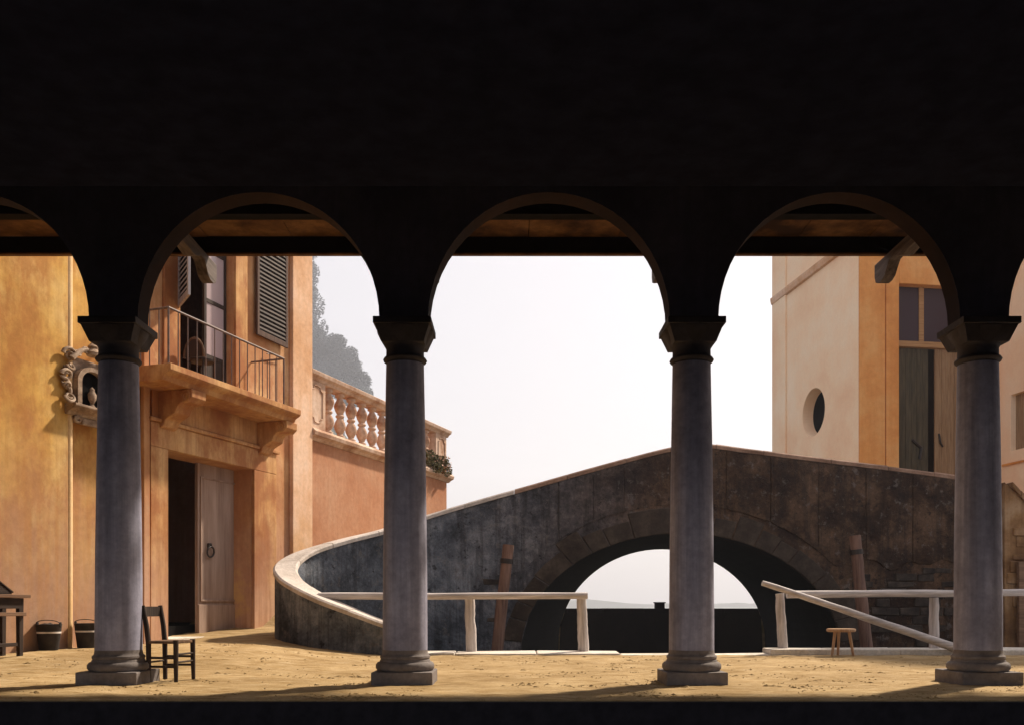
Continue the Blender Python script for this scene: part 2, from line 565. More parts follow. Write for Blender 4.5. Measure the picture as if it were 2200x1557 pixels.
# ------------------------------------------------------------------ loggia: arcade, columns, roof
SP = 3.123
COLX = [-1.165 + SP*k for k in (-1, 0, 1, 2)]
YA = 10.0
ARC_R, ARC_Z, ARC_TOP = 1.30, 3.90, 6.7
def build_arcade():
    root = empty("arcade", (0, YA, 0))
    tag(root, "dark plastered arcade wall of round arches above the four columns", "arcade")
    mb = MB(); yf, yb = -.14, .14; sofs = []
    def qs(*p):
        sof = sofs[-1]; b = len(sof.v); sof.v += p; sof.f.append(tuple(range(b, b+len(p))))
    cxs = [-1.165 + SP*(k+.5) for k in range(-3, 4)]
    n = 28
    def q(*p):
        b = len(mb.v); mb.v += p; mb.f.append(tuple(range(b, b+len(p))))
    xs_end = (cxs[0]-ARC_R-1.2, cxs[-1]+ARC_R+1.2)
    rows = []
    for c in cxs:
        pr = [(c - ARC_R*math.cos(math.pi*i/n), ARC_Z + 1.06*ARC_R*math.sin(math.pi*i/n)) for i in range(n+1)]
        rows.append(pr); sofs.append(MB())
        for (a, b_) in zip(pr[:-1], pr[1:]):
            q((a[0], yf, a[1]), (b_[0], yf, b_[1]), (b_[0], yf, ARC_TOP), (a[0], yf, ARC_TOP))
            q((a[0], yb, a[1]), (a[0], yb, ARC_TOP), (b_[0], yb, ARC_TOP), (b_[0], yb, b_[1]))
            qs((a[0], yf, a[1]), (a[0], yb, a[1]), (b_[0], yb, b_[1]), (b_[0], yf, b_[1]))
    edges = [xs_end[0]] + [v for c in cxs for v in (c-ARC_R, c+ARC_R)] + [xs_end[1]]
    for i in range(0, len(edges), 2):
        a, b_ = edges[i], edges[i+1]
        z0 = ARC_Z if 0 < i < len(edges)-2 else -.2
        q((a, yf, z0), (b_, yf, z0), (b_, yf, ARC_TOP), (a, yf, ARC_TOP))
        q((a, yb, z0), (a, yb, ARC_TOP), (b_, yb, ARC_TOP), (b_, yb, z0))
        q((a, yf, z0), (a, yb, z0), (b_, yb, z0), (b_, yf, z0))
        if z0 < 0:
            for xx in (a, b_): q((xx, yf, z0), (xx, yf, ARC_Z), (xx, yb, ARC_Z), (xx, yb, z0))
    q((xs_end[0], yf, ARC_TOP), (xs_end[1], yf, ARC_TOP), (xs_end[1], yb, ARC_TOP), (xs_end[0], yb, ARC_TOP))
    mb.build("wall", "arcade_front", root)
    for sof in sofs: sof.build("arch_underside", "arch_shade_plaster", root)
build_arcade()

def build_columns():
    labels = ["grey stone column beside the dark rush seated chair", "grey stone column where the curling bridge wall ends",
              "grey stone column standing in front of the bridge arch", "grey stone column where the slanting pole ends"]
    root = empty("column", (0, 0, 0))
    w = .325
    MB().box(-w, w, -w, w, -.02, .135).build("plinth", "base_stone", root, bevel=.012)
    prof = [(.24, .136), (.30, .140), (.318, .165), (.318, .20), (.300, .225), (.275, .235), (.272, .25), (.262, .262), (.272, .275), (.270, .295), (.252, .31), (.246, .33), (.243, .36)]
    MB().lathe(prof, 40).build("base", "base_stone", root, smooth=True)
    sh = []
    for i in range(25):
        t = i/24.; z = .36 + t*(3.46-.36)
        r = .243 - .038*t**1.6
        sh.append((r, z))
    m = MB().lathe(sh, 48)
    m.v = [(x*(1+.008*noise.noise(Vector((x*6, y*6, z*1.7)))), y*(1+.008*noise.noise(Vector((x*6, y*6, z*1.7)))), z) for (x, y, z) in m.v]
    m.build("shaft", "column_stone", root, smooth=True)
    cp = [(.205, 3.46), (.205, 3.475), (.228, 3.485), (.238, 3.505), (.226, 3.525), (.206, 3.54), (.204, 3.62), (.215, 3.64), (.225, 3.655), (.27, 3.73), (.298, 3.79), (.305, 3.81)]
    cap = MB().lathe(cp, 40).build("capital", "capital_shade_stone", root, smooth=True)
    a = .308
    m = MB()
    m.quadbox([(-a+.085, -a+.085, 3.655), (a-.085, -a+.085, 3.655), (a-.085, a-.085, 3.655), (-a+.085, a-.085, 3.655),
               (-a+.02, -a+.02, 3.825), (a-.02, -a+.02, 3.825), (a-.02, a-.02, 3.825), (-a+.02, a-.02, 3.825)])
    m.build("echinus_block", "capital_shade_stone", cap)
    MB().box(-a, a, -a, a, 3.826, 3.897).build("abacus", "capital_shade_stone", cap, bevel=.006)
    for i, x in enumerate(COLX):
        c = root if i == 0 else copy_tree(root)
        c.location = (x, YA, 0)
        c.rotation_euler = (0, 0, [0, 0, 0, 0][i])
        tag(c, labels[i], "column", "columns carrying the arcade")
build_columns()

def build_loggia_roof():
    root = empty("loggia_roof", (0, YA, 0))
    tag(root, "dark timber eaves and roof of the loggia above the arches", "roof")
    x0, x1 = -11.0, 11.5
    MB().box(x0, x1, .16, 1.60, 5.95, 6.02).build("ceiling_boards", "black_board", root)
    MB().box(x0, x1, 1.61, 1.79, 5.79, 6.1).build("purlin", "black_board", root)
    # soffit boards, one by one
    k = 0; x = x0
    rr = random.Random(5)
    while x < x1:
        w = rr.uniform(.85, 1.5); w = min(w, x1-x)
        if -5.9 < x+w and x < 6.6:
            MB().box(x+.004, x+w-.004, 1.80, 2.44, 5.835+rr.uniform(-.004, .004), 5.87).build("soffit_board", "soffit_boards", root)
        else:
            MB().box(x+.004, x+w-.004, 1.80, 2.44, 5.835, 5.87).build("soffit_board", "soffit_boards", root)
        x += w
    MB().box(x0, x1, 2.45, 2.51, 5.622, 5.93).build("fascia", "black_board", root)  # black face: the fascia's deep shade is put into the colour
    MB().box(x0, x1, 2.44, 2.52, 5.60, 5.62).build("fascia_lip", "soffit_boards", root)  # brown strip stands for the fascia's lit underside
    # roof deck over all, out of view, added to keep sky light out
    MB().prism([(-6.0, 6.85), (2.62, 5.94), (2.62, 6.06), (-6.0, 7.0)], 'x', x0, x1).build("roof_deck", "black_board", root)
    prof = [(.16, 5.42), (1.75, 5.42), (1.95, 5.40), (2.10, 5.44), (2.22, 5.50), (2.34, 5.49), (2.42, 5.42), (2.50, 5.335), (2.60, 5.30), (2.72, 5.30),
            (2.82, 5.34), (2.86, 5.43), (2.86, 5.598), (.16, 5.598)]
    for i, xc in enumerate([-7.41] + COLX + [8.2]):
        MB().prism(prof, 'x', xc, xc+.15).build("corbel", "corbel_wood", root, bevel=.008)
build_loggia_roof()

def build_baffles_and_floor():
    # added baffles that shade the columns; below them the black step and floor
    tag(MB().box(-11, 11.5, 2.6, 4.16, 2.74, 2.9).build("sky_baffle", "baffle_dark"), "low black baffle added to keep sky light off the columns", kind="structure")
    tag(MB().box(-11, 11.5, 4.10, 4.15, 2.91, 6.82).build("baffle_upper", "black_cloth"), "black wall added to close the low baffle up to the roof", kind="structure")
    tag(MB().box(-9.2, -9.0, 2.6, 9.8, -1.3, 6.7).build("baffle_left", "black_cloth"), "unseen black side wall added to block side light", kind="structure")
    tag(MB().box(9.2, 9.4, 2.6, 9.8, -1.3, 6.7).build("baffle_right", "black_cloth"), "opposite unseen black side wall added to block side light", kind="structure")
    tag(MB().box(-11, 11, 8.03, 8.11, -1.3, -.006).build("wall_stage", "black_cloth"), "black face of the step below the sandy ground", kind="structure")
    tag(MB().box(-40, 40, -14, 8.02, -1.4, -1.3).build("floor", "black_cloth"), "black floor in front of the loggia", kind="structure")
build_baffles_and_floor()

# ------------------------------------------------------------------ bridge with its curling ramp wall
PATH_PX = [(885, 1352, 15.55), (825, 1333, 15.6), (760, 1308, 15.7), (700, 1284, 15.9), (652, 1259, 16.2), (623, 1238, 16.55), (613, 1217, 16.95),
           (628, 1197, 17.4), (668, 1177, 17.9), (740, 1156, 18.5), (825, 1135, 19.1), (920, 1104, 19.65), (1020, 1076, 19.95), (1120, 1049, 20.0),
           (1280, 1004, 20.0), (1437, 963, 20.0), (1515, 956, 20.0), (1600, 966, 20.0), (1760, 986, 20.0), (1900, 1003, 20.0), (2050, 1023, 20.0), (2140, 1036, 20.0)]
def catmull(pts, n):
    out = []
    for i in range(len(pts)-1):
        p0, p1, p2, p3 = pts[max(i-1, 0)], pts[i], pts[i+1], pts[min(i+2, len(pts)-1)]
        for k in range(n):
            t = k/n
            out.append(.5*((2*p1) + (-p0+p2)*t + (2*p0-5*p1+4*p2-p3)*t*t + (-p0+3*p1-3*p2+p3)*t**3))
    out.append(pts[-1])
    return out
BC, BA, BB, BZ = 3.65, 3.46, 2.60, -.20        # arch centre x, half span, rise, springing height
BC2, BA2 = 4.15, 2.86       # the vault narrows and leans towards its far end
BY, BYB = 20.0, 25.4
def arch_z(x):
    t = (x-BC)/BA
    return BZ + BB*math.sqrt(max(0., 1-t*t)) if abs(t) < 1 else None

def build_bridge():
    root = empty("bridge", (0, BY, 0))
    tag(root, "dark stained masonry arch bridge with a parapet curling down to the yard", "bridge")
    off = Vector((0, BY, 0))
    path = catmull([at(*p) for p in PATH_PX], 8)
    # resample finely near the arch
    pts = []
    for a, b in zip(path[:-1], path[1:]):
        m = max(1, int((b-a).length/.12))
        for k in range(m): pts.append(a.lerp(b, k/m))
    pts.append(path[-1])
    n = len(pts); hw = .19; CAPT = .10
    near, far, top, bot = [], [], [], []
    for i, p in enumerate(pts):
        t = (pts[min(i+1, n-1)] - pts[max(i-1, 0)]); t.z = 0; t.normalize()
        s = Vector((t.y, -t.x, 0))           # right-hand side of travel
        near.append(p + s*hw - off); far.append(p - s*hw - off)
        top.append(p.z - CAPT)
    mb = MB()
    def zb(q):
        w = q + off
        if w.y > 19.5:
            a = arch_z(w.x)
            if a is not None: return a
        return -1.9
    for i in range(n):
        a, b = near[i], far[i]
        za = zb(a); zc = zb(b)
        mb.v += [(a.x, a.y, za), (a.x, a.y, top[i]), (b.x, b.y, top[i]), (b.x, b.y, zc)]
    for i in range(n-1):
        k = 4*i
        for j in range(3): mb.f.append((k+j, k+4+j, k+5+j, k+1+j))
    mb.f += [(0, 1, 2, 3), tuple(4*(n-1)+j for j in (3, 2, 1, 0))]
    mb.build("wall", "bridge_plaster", root)
    # barrel vault, far wall, deck
    mb = MB(); m = 40
    y0, y1 = hw, BYB-BY
    for i in range(m+1):
        a = math.pi*i/m
        x = BC - BA*math.cos(a); z = BZ + BB*math.sin(a); x2 = BC2 - BA2*math.cos(a)
        mb.v += [(x, y0-.36, z+.001), (x2, y1, z+.001)]
    for i in range(m): mb.f.append((2*i, 2*i+2, 2*i+3, 2*i+1))
    for sx in (-1, 1):
        b = len(mb.v); x = BC+sx*(BA+.002); x2 = BC2+sx*(BA2+.002)
        mb.v += [(x, y0-.36, -1.9), (x2, y1, -1.9), (x2, y1, BZ), (x, y0-.36, BZ)]; mb.f.append((b, b+1, b+2, b+3))
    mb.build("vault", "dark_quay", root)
    def prof_z(x):      # parapet top from the planar part of the path
        best = None
        for a, b in zip(pts[:-1], pts[1:]):
            if a.x <= x <= b.x and a.y > 19.5: best = a.z + (b.z-a.z)*(x-a.x)/max(1e-6, b.x-a.x)
        return best if best is not None else pts[-1].z
    # far spandrel and deck as one closed body
    mb = MB(); xs = [-.8 + (10.56+.8)*i/90 for i in range(91)]
    for x in xs:
        zt = prof_z(x) if x > -.78 else prof_z(-.75)
        t2 = (x-BC2)/BA2; zl = BZ + BB*math.sqrt(1-t2*t2) if abs(t2) < 1 else -1.9
        mb.v += [(x, y1, zl), (x, y1, zt-.75), (x, y0+.01, zt-.75)]
    for i in range(90):
        k = 3*i; mb.f += [(k, k+1, k+4, k+3), (k+1, k+2, k+5, k+4)]
    mb.build("deck", "terrain", root)  # pale deck colour added to bounce light onto the right house
    # coping stones, one by one
    L = 0.; start = 0; rr = random.Random(11); segs = []; target = rr.uniform(.8, 1.3)
    for i in range(1, n):
        L += (pts[i]-pts[i-1]).length
        if L > target or i == n-1:
            segs.append((start, i)); start = i; L = 0.; target = rr.uniform(.8, 1.4)
    for (a, b) in segs:
        m2 = MB(); ov = .035 + rr.uniform(-.006, .006); dz = rr.uniform(-.006, .006); idx = list(range(a, b+1))
        for c, i in enumerate(idx):
            t = (pts[min(i+1, n-1)] - pts[max(i-1, 0)]); tt = t.copy(); t.z = 0; t.normalize(); tt.normalize()
            s = Vector((t.y, -t.x, 0)); p = pts[i] - off
            if c == 0: p = p + tt*.006
            if c == len(idx)-1: p = p - tt*.006
            A = p + s*(hw+ov); B_ = p - s*(hw+ov); C = p + s*(hw+ov-.035); D_ = p - s*(hw+ov-.035)
            z1 = p.z - CAPT + .002
            m2.v += [(A.x, A.y, z1), (A.x, A.y, p.z-.03+dz), (C.x, C.y, p.z+dz), (D_.x, D_.y, p.z+dz), (B_.x, B_.y, p.z-.03+dz), (B_.x, B_.y, z1)]
        k = len(idx)
        for i in range(k-1):
            for j in range(6):
                j2 = (j+1) % 6
                m2.f.append((6*i+j, 6*(i+1)+j, 6*(i+1)+j2, 6*i+j2))
        m2.f += [tuple(range(6)), tuple(6*(k-1)+j for j in range(6))[::-1]]
        m2.build("coping_stone", "coping_shaded" if pts[a].x > -1.0 else "coping", root)
    # voussoirs of the arch ring
    N = 17
    cuts = [.03]
    for i in range(N): cuts.append(cuts[-1] + rr.uniform(.6, 1.4))
    cuts = [.03 + .94*(c-.03)/(cuts[-1]-.03) for c in cuts]
    for i in range(N):
        a0 = math.pi*cuts[i] + .003; a1 = math.pi*cuts[i+1] - .003
        th = .44 + rr.uniform(-.10, .16); pr = rr.uniform(.006, .035)
        m2 = MB(); pf = []
        for a in (a0, (a0+a1)/2, a1): pf.append((BC-BA*math.cos(a), BZ+BB*math.sin(a)+.003))
        for a in (a1, (a0+a1)/2, a0): pf.append((BC-(BA+th)*math.cos(a), BZ+(BB+th)*math.sin(a)))
        m2.prism(pf, 'y', -hw-pr, -hw+.10)
        m2.build("voussoir", "voussoir", root, bevel=.018)
    # plaster slabs left between weathered joints, under the coping
    edges_px = [925, 990, 1068, 1120, 1200, 1275, 1340, 1440, 1560, 1655, 1758, 1860, 1960, 2060]
    for e0, e1 in zip(edges_px[:-1], edges_px[1:]):
        xa, xb = (e0-1100)*19.81/F + .006, (e1-1100)*19.81/F - .006
        if xa < -.95: continue
        pr = rr.uniform(.008, .028); nn = 8; up = []; lo = []
        for k in range(nn+1):
            x = xa+(xb-xa)*k/nn; zt = prof_z(x) - CAPT - .004
            t2 = (x-BC)/(BA+.62)
            ring = BZ + (BB+.62)*math.sqrt(max(0, 1-t2*t2)) if abs(t2) < 1 else -9
            low = max(ring, 1.45 + .32*noise.noise(Vector((x*1.9, 7.3, 0))) + (.25 if x > 5.5 else 0)) + .05*noise.noise(Vector((x*6, 1., 0)))
            up.append((x, zt)); lo.append((x, min(low, zt-.12)))
        m2 = MB(); m2.prism(lo + up[::-1], 'y', -hw-pr, -hw+.01)
        m2.build("plaster_slab", "bridge_slab", root, bevel=.008)
    # exposed rubble courses where the plaster has fallen
    def rubble(xa, xb, za, zc, keep):
        z = za; cnt = 0
        while z < zc:
            h = rr.uniform(.10, .20); x = xa + rr.uniform(0, .2)
            while x < xb:
                w = rr.uniform(.22, .62)
                t2 = (x+w/2-BC)/(BA+.65)
                ring = BZ + (BB+.65)*math.sqrt(max(0, 1-t2*t2)) if abs(t2) < 1 else -9
                lim = 1.40 + .3*noise.noise(Vector(((x+w/2)*1.9, 7.3, 0)))
                if rr.random() < keep and z > ring and z+h < lim + (.25 if x > 5.5 else 0):
                    pr = rr.uniform(.005, .05); j = lambda: rr.uniform(-.018, .018)
                    m2 = MB().quadbox([(x+.01+j(), -hw-pr, z+j()), (x+w-.01+j(), -hw-pr, z+j()), (x+w-.01, -hw+.05, z), (x+.01, -hw+.05, z),
                                       (x+.01+j(), -hw-pr, z+h-.012+j()), (x+w-.01+j(), -hw-pr, z+h-.012+j()), (x+w-.01, -hw+.05, z+h-.012), (x+.01, -hw+.05, z+h-.012)])
                    m2.build("stone", "rubble", root, bevel=.012, seg=1); cnt += 1
                x += w
            z += h
        return cnt
    rubble(-.7, 1.2, -.35, 1.6, .62)
    rubble(6.0, 10.3, -.35, 1.9, .62)
build_bridge()

def build_right_ramp():
    root = empty("ramp_wall", (10.9, 19.2, 0))
    tag(root, "ochre stone ramp wall sloping down behind the farthest column", "wall")
    p = [at(2137, 1040, 19.6), at(2150, 1052, 19.6), at(2205, 1112, 19.6), at(2300, 1215, 19.6), at(2420, 1330, 19.6)]
    pr = [(q.x-10.9, q.z) for q in p]
    pr = [(pr[0][0], -1.9)] + [(pr[-1][0], -1.9)] + pr[::-1]
    MB().prism(pr, 'y', 0, .4).build("wall", "ramp_plaster", root, bevel=.01)
    rr = random.Random(21)
    for a, b in zip(p[1:-1], p[2:]):
        m = 3
        for k in range(m):
            q0 = a.lerp(b, k/m+.01); q1 = a.lerp(b, (k+1)/m-.01); th = .14+rr.uniform(-.02, .02)
            MB().prism([(q0.x-10.9, q0.z+.003), (q1.x-10.9, q1.z+.003), (q1.x-10.9, q1.z+th), (q0.x-10.9, q0.z+th)], 'y', -.05-rr.uniform(0, .03), .43).build("coping_stone", "ramp_plaster", root, bevel=.015)
    z = -.2
    while z < 2.4:
        h = rr.uniform(.13, .26); x = at(2140, 1300, 19.6).x-10.9+rr.uniform(0, .2)
        while x < 2.4:
            w = rr.uniform(.25, .6)
            zt = 3.1 - .95*(x+w-.0)
            if rr.random() < .6 and z+h < zt - .2:
                MB().box(x+.01, x+w-.01, -rr.uniform(.01, .05), .05, z, z+h-.015).build("stone", "ramp_plaster", root, bevel=.014, seg=1)
            x += w
        z += h
    q = at(2184, 1300, 19.3)
    MB().box(q.x-10.9-.09, q.x-10.9+.10, -.16, -.06, -1.5, 1.75).build("timber_post", "table_wood", root, bevel=.01)
build_right_ramp()

def build_quay():
    root = empty("embankment_wall", (3.2, 30, 0))
    tag(root, "black embankment wall across the water under the bridge arch", "wall")
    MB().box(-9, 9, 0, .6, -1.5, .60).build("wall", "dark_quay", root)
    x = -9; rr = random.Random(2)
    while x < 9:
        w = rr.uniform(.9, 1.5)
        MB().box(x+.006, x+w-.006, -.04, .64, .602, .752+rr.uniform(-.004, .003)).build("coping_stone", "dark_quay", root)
        x += w
    q = at(1418, 1300, 30.2)
    o = empty("mooring_block", (q.x, 30.3, .75))
    tag(o, "small black block standing on the embankment seen through the arch", "block")
    MB().box(-.15, .15, -.15, .15, 0, .17).build("body", "dark_quay", o, bevel=.01)
    MB().box(-.18, .18, -.18, .18, .17, .21).build("cap", "dark_quay", o, bevel=.01)
build_quay()

# ------------------------------------------------------------------ kerbs, railings, piles
def build_kerb():
    rr = random.Random(8)
    root = empty("kerb", (0, 15.8, 0)); tag(root, "pale worn stone kerb along the canal edge", kind="structure")
    def run(xa, xb, y0, y1, zt, jag=.01):
        x = xa
        while x < xb-.05:
            w = min(rr.uniform(.9, 1.9), xb-x)
            if xb-x-w < .3: w = xb-x
            j = lambda s=jag: rr.uniform(-s, s)
            MB().quadbox([(x+.008, y0+j(.03), -.4), (x+w-.008, y0+j(.03), -.4), (x+w-.008, y1, -.4), (x+.008, y1, -.4),
                          (x+.008, y0+j(.03), zt+j()-.012), (x+w-.008, y0+j(.03), zt+j()-.012), (x+w-.008, y1+j(.02), zt+j()), (x+.008, y1+j(.02), zt+j())]).build("kerb_stone", "kerb", root, bevel=.018)
            x += w
    run(-2.1, 1.85, -.22, .36, .045)
    run(1.86, 4.38, -.24, .10, .018)
    run(4.39, 9.2, -.2, .34, .105)
    # quay face below the kerb
    MB().box(-2.1, 9.2, -.12, .05, -1.6, -.401).build("quay_face", "dark_quay", root)
build_kerb()

def log(mb, a, b, r0, r1, seg=12, n=14, wob=.012):
    a, b = Vector(a), Vector(b); pts = []; rad = []
    ph = random.uniform(0, 50)
    for i in range(n+1):
        t = i/n; p = a.lerp(b, t)
        p += Vector((noise.noise(Vector((t*4, ph, 0))), noise.noise(Vector((t*4, ph, 5))), noise.noise(Vector((t*4, ph, 9)))))*wob
        pts.append(p); rad.append((r0+(r1-r0)*t)*(1+.10*noise.noise(Vector((t*9, ph, 3)))))
    return mb.tube(pts, rad, seg, jitter=.03)

def build_rails():
    y = 16.0
    r = empty("log_railing", (0, y, 0)); tag(r, "whitewashed log railing running from the curling wall to the arch", "railing", "log railings on the canal edge")
    a, b = at(684, 1280, y), at(1262, 1279, y)
    log(MB(), (a.x, 0, a.z), (b.x, 0, b.z), .062, .058).build("rail", "log", r, smooth=True, angle=60)
    for px in (1010, 1252):
        q = at(px, 1300, y)
        log(MB(), (q.x+.02, .09, .03), (q.x-.015, .09, .96), .095 if px < 1100 else .10, .085).build("post", "log_post", r, smooth=True, angle=60)
    r = empty("log_railing", (0, y, 0)); tag(r, "whitewashed log railing behind the three legged stool", "railing", "log railings on the canal edge")
    a, b = at(1690, 1276, y), at(2290, 1271, y)
    log(MB(), (a.x, 0, a.z), (b.x, 0, b.z), .066, .060).build("rail", "log", r, smooth=True, angle=60)
    for px, x1 in ((1681, -.06), (2005, .0), (2270, 0)):
        q = at(px, 1300, y)
        log(MB(), (q.x, -.03, .08), (q.x+x1, -.03, 1.05 if px < 1700 else .98), .085, .078).build("post", "log_post", r, smooth=True, angle=60)
    a, b = at(1637, 1251, 15.72), at(2056, 1392, 15.55)
    o = empty("leaning_pole", b); tag(o, "long pale pole slanting from the railing post down to the ground", "pole")
    log(MB(), a-b, (0, 0, .0), .048, .075).build("shaft", "log", o, smooth=True, angle=60)
    # mooring piles
    for (x0, y0, x1, y1, lab) in ((1068, 1395, 1092, 1170, "leaning wooden mooring pile nearest the curling wall"), (1862, 1395, 1836, 1150, "leaning wooden mooring pile behind the slanting pole")):
        d = 18.6; a, b = at(x0, y0, d), at(x1, y1, d); dirv = (b-a).normalized(); foot = a - dirv*1.6
        o = empty("mooring_pile", foot); tag(o, lab, "pile", "mooring piles in the canal")
        log(MB(), (0, 0, 0), b-foot, .13, .115, seg=14).build("shaft", "pile", o, smooth=True, angle=60)
        c = b - dirv*.33 - foot
        MB().tube([c - dirv*.05, c + dirv*.05], .135, 14).build("iron_band", "dark_iron", o)
build_rails()

# ------------------------------------------------------------------ left house (front runs away to the right)
F_ANG = math.atan2(.942, .335)
F_ORG = Vector((FC_X(15.0), 15.0, 0))
def fD(px): return 11.74/(.3556 + (1100-px)/F)
def fu(px): return (fD(px)-15.0)/.942
def fz(px, py): return EYE + (1300-py)*fD(px)/F
def fu_in(px, y):        # along-front position whose point set back by y is seen at px
    k = (px-1100)/F      # X = FC_X(D) - .942*y, Y = D + .335*y
    return ((-11.74 - .942*y - k*.335*y)/(k-.3556) - 15.0)/.942
def facade_root(name): return empty(name, F_ORG, F_ANG)
def fworld(u, y, z):
    c, s = math.cos(F_ANG), math.sin(F_ANG)
    return Vector((F_ORG.x + u*c - y*s, F_ORG.y + u*s + y*c, z))

def build_left_house():
    H = facade_root("house")
    tag(H, "orange plastered house with iron balcony and half open tall door", "house")
    u0, u1 = fu(303), fu(662); TOP = 9.8; FL = 4.70
    du0, du1, dz = fu(355), fu(540), fz(355, 965)
    wu0, wu1 = fu(383), fu(502)
    mb = MB(); wall_panel(mb, [], [(du0, du1, -.4, dz), (wu0, wu1, 4.82, 8.9)], u0, u1, -.4, TOP, .55)
    mb.build("wall", "facade", H)
    MB().box(u0, u0+.2, .555, 6.5, -.4, TOP).build("side_wall", "shade_black", H)
    MB().box(u1-.3, u1-.002, .555, 6.5, -.4, TOP).build("end_wall", "facade", H)
    MB().box(u0, u1, 6.51, 6.7, -.4, TOP).build("back_wall", "shade_black", H)
    MB().box(u0+.21, u1-.31, .61, 6.5, .05, .46).build("lower_floor", "shade_black", H)
    MB().box(u0+.21, u1-.31, .56, 6.5, FL-.2, FL).build("upper_floor", "shade_black", H)
    MB().box(u0-.1, u1+.3, -.45, 6.9, TOP+.01, TOP+.3).build("roof", "terracotta", H)
    MB().box(u0+.21, u1-.31, 1.9, 2.0, FL+.01, TOP).build("room_wall", "interior", H)
    # corner pilaster
    MB().box(fu(621), u1+.02, -.10, -.002, -.4, TOP-.01).build("pilaster", "pilaster_plaster", H, bevel=.012)
    MB().box(u0-.02, fu(314), -.08, -.002, -.4, TOP-.01).build("pilaster", "facade", H, bevel=.012)
    # door surround
    s0, s1 = fu(317), fu(588); sz = dz+.42
    MB().box(s0, du0-.002, -.07, -.002, -.3, dz-.003).build("door_jamb", "surround", H, bevel=.01)
    MB().box(du1+.002, s1, -.07, -.002, -.3, dz-.003).build("door_jamb", "surround", H, bevel=.01)
    MB().box(s0, s1, -.072, -.002, dz, sz).build("door_lintel", "surround", H, bevel=.01)
    MB().box(s0-.05, s1+.05, -.12, -.002, sz+.003, sz+.07).build("door_cornice", "surround", H, bevel=.012)
    MB().box(s0+.06, s1-.1, -.05, -.002, sz+.09, sz+.62).build("frieze_panel", "surround", H, bevel=.01)
    # door leaf (one half shut, the other swung inside)
    y0 = .42; lu0, lu1 = fu_in(425, y0), du1+.25
    leaf = MB().box(lu0, lu1, y0, y0+.07, .30, dz+.02).build("door_leaf", "door_wood", H, bevel=.006)
    lu0b = lu0+.06; lu1b = fu_in(508, y0)
    for (a, b, c, d) in ((lu0b, lu0b+.035, .92, dz-.25), (lu1b-.035, lu1b, .92, dz-.25), (lu0b+.037, lu1b-.037, .92, .955), (lu0b+.037, lu1b-.037, dz-.285, dz-.25)):
        MB().box(a, b, y0-.028, y0-.001, c, d).build("moulding", "door_wood", leaf, bevel=.006)
    MB().box(lu0, lu1-.02, y0-.03, y0-.001, .30, .86).build("kick_board", "door_wood", leaf, bevel=.008)
    ku = fu_in(448, y0); kz = fz(448, 1178)
    pts = [(ku+.10*math.sin(t), y0-.05-.01*math.cos(t), kz-.02+.10*math.cos(t)) for t in [2*math.pi*k/20 for k in range(20)]]
    MB().tube(pts, .018, 8, closed=True).build("knocker_ring", "dark_iron", leaf, smooth=True)
    MB().box(ku-.05, ku+.05, y0-.05, y0-.001, kz+.06, kz+.15).build("knocker_plate", "dark_iron", leaf, bevel=.012)
    MB().box(du0+.06, du0+.13, .60, 1.5, .25, dz-.02).build("open_leaf", "dark_wood", H)
    MB().box(du0+.002, du1-.002, -.06, .60, .05, .27).build("threshold", "kerb", H, bevel=.012)
    # balcony
    bz = 4.78; b0 = (15.17-15)/.942; b1 = (18.79-15)/.942; p = .85
    prof = [(-.002, bz-.26), (-p+.16, bz-.26), (-p+.12, bz-.18), (-p+.03, bz-.13), (-p, bz-.10), (-p, bz), (-.002, bz)]
    slab = MB().prism(prof, 'x', b0, b1).build("balcony", "surround", H, bevel=.008)
    rz = 5.70; ry = -p+.09; r1 = (18.34-15)/.942
    MB().tube([(b0+.06, -.01, rz), (b0+.06, ry, rz), (b0+.12, ry, rz)], .02, 8).build("hand_rail", "iron", slab, smooth=True, angle=60)
    MB().tube([(b0+.05, ry, rz), (r1, ry, rz)], .021, 8).build("hand_rail", "iron", slab, smooth=True, angle=60)
    MB().tube([(r1, ry, rz), (r1, -.01, rz)], .02, 8).build("hand_rail", "iron", slab, smooth=True, angle=60)
    nb = 15
    for k in range(nb):
        u = b0+.06 + (r1-b0-.06)*k/(nb-1); rad = .018 if k in (0, nb-1) else .0105
        MB().tube([(u, ry, bz+.001), (u, ry, rz-.01)], rad, 6).build("bar", "iron", slab)
    for k in range(1, 4):
        for uu in (b0+.06, r1):
            MB().tube([(uu, ry+.76*k/4., bz+.001), (uu, ry+.76*k/4., rz-.01)], .0105, 6).build("bar", "iron", slab)
    # corbels below the balcony: stepped scroll
    cpf = [(-.002, bz-.262), (-.74, bz-.262), (-.74, bz-.40), (-.66, bz-.47), (-.52, bz-.48), (-.44, bz-.54), (-.40, bz-.64), (-.28, bz-.70), (-.20, bz-.74), (-.14, bz-.86), (-.002, bz-.90)]
    for cu in (fu(352), fu(560)):
        c = MB().prism(cpf, 'x', cu-.19, cu+.19).build("corbel", "surround", H, bevel=.015)
        for uu in (cu-.193, cu+.193):
            pts = []
            for k in range(22):
                t = k/21*3.4*math.pi; r = .11*(1-k/26)
                pts.append((uu, -.62+r*math.cos(t)*.9, bz-.375+r*math.sin(t)))
            MB().tube(pts, .012, 6).build("scroll", "surround", c, smooth=True)
    # window opening: jambs, glazed leaf
    MB().box(wu0-.42, wu0-.003, -.05, -.002, 4.82, 8.9).build("window_jamb", "surround", H, bevel=.01)
    MB().box(wu1+.003, wu1+.38, -.05, -.002, 4.82, 8.9).build("window_jamb", "surround", H, bevel=.01)
    gu0, gu1 = fu(455)+.06, wu1-.01; gy = .16
    g = empty("window", (0, 0, 0)); g.parent = H
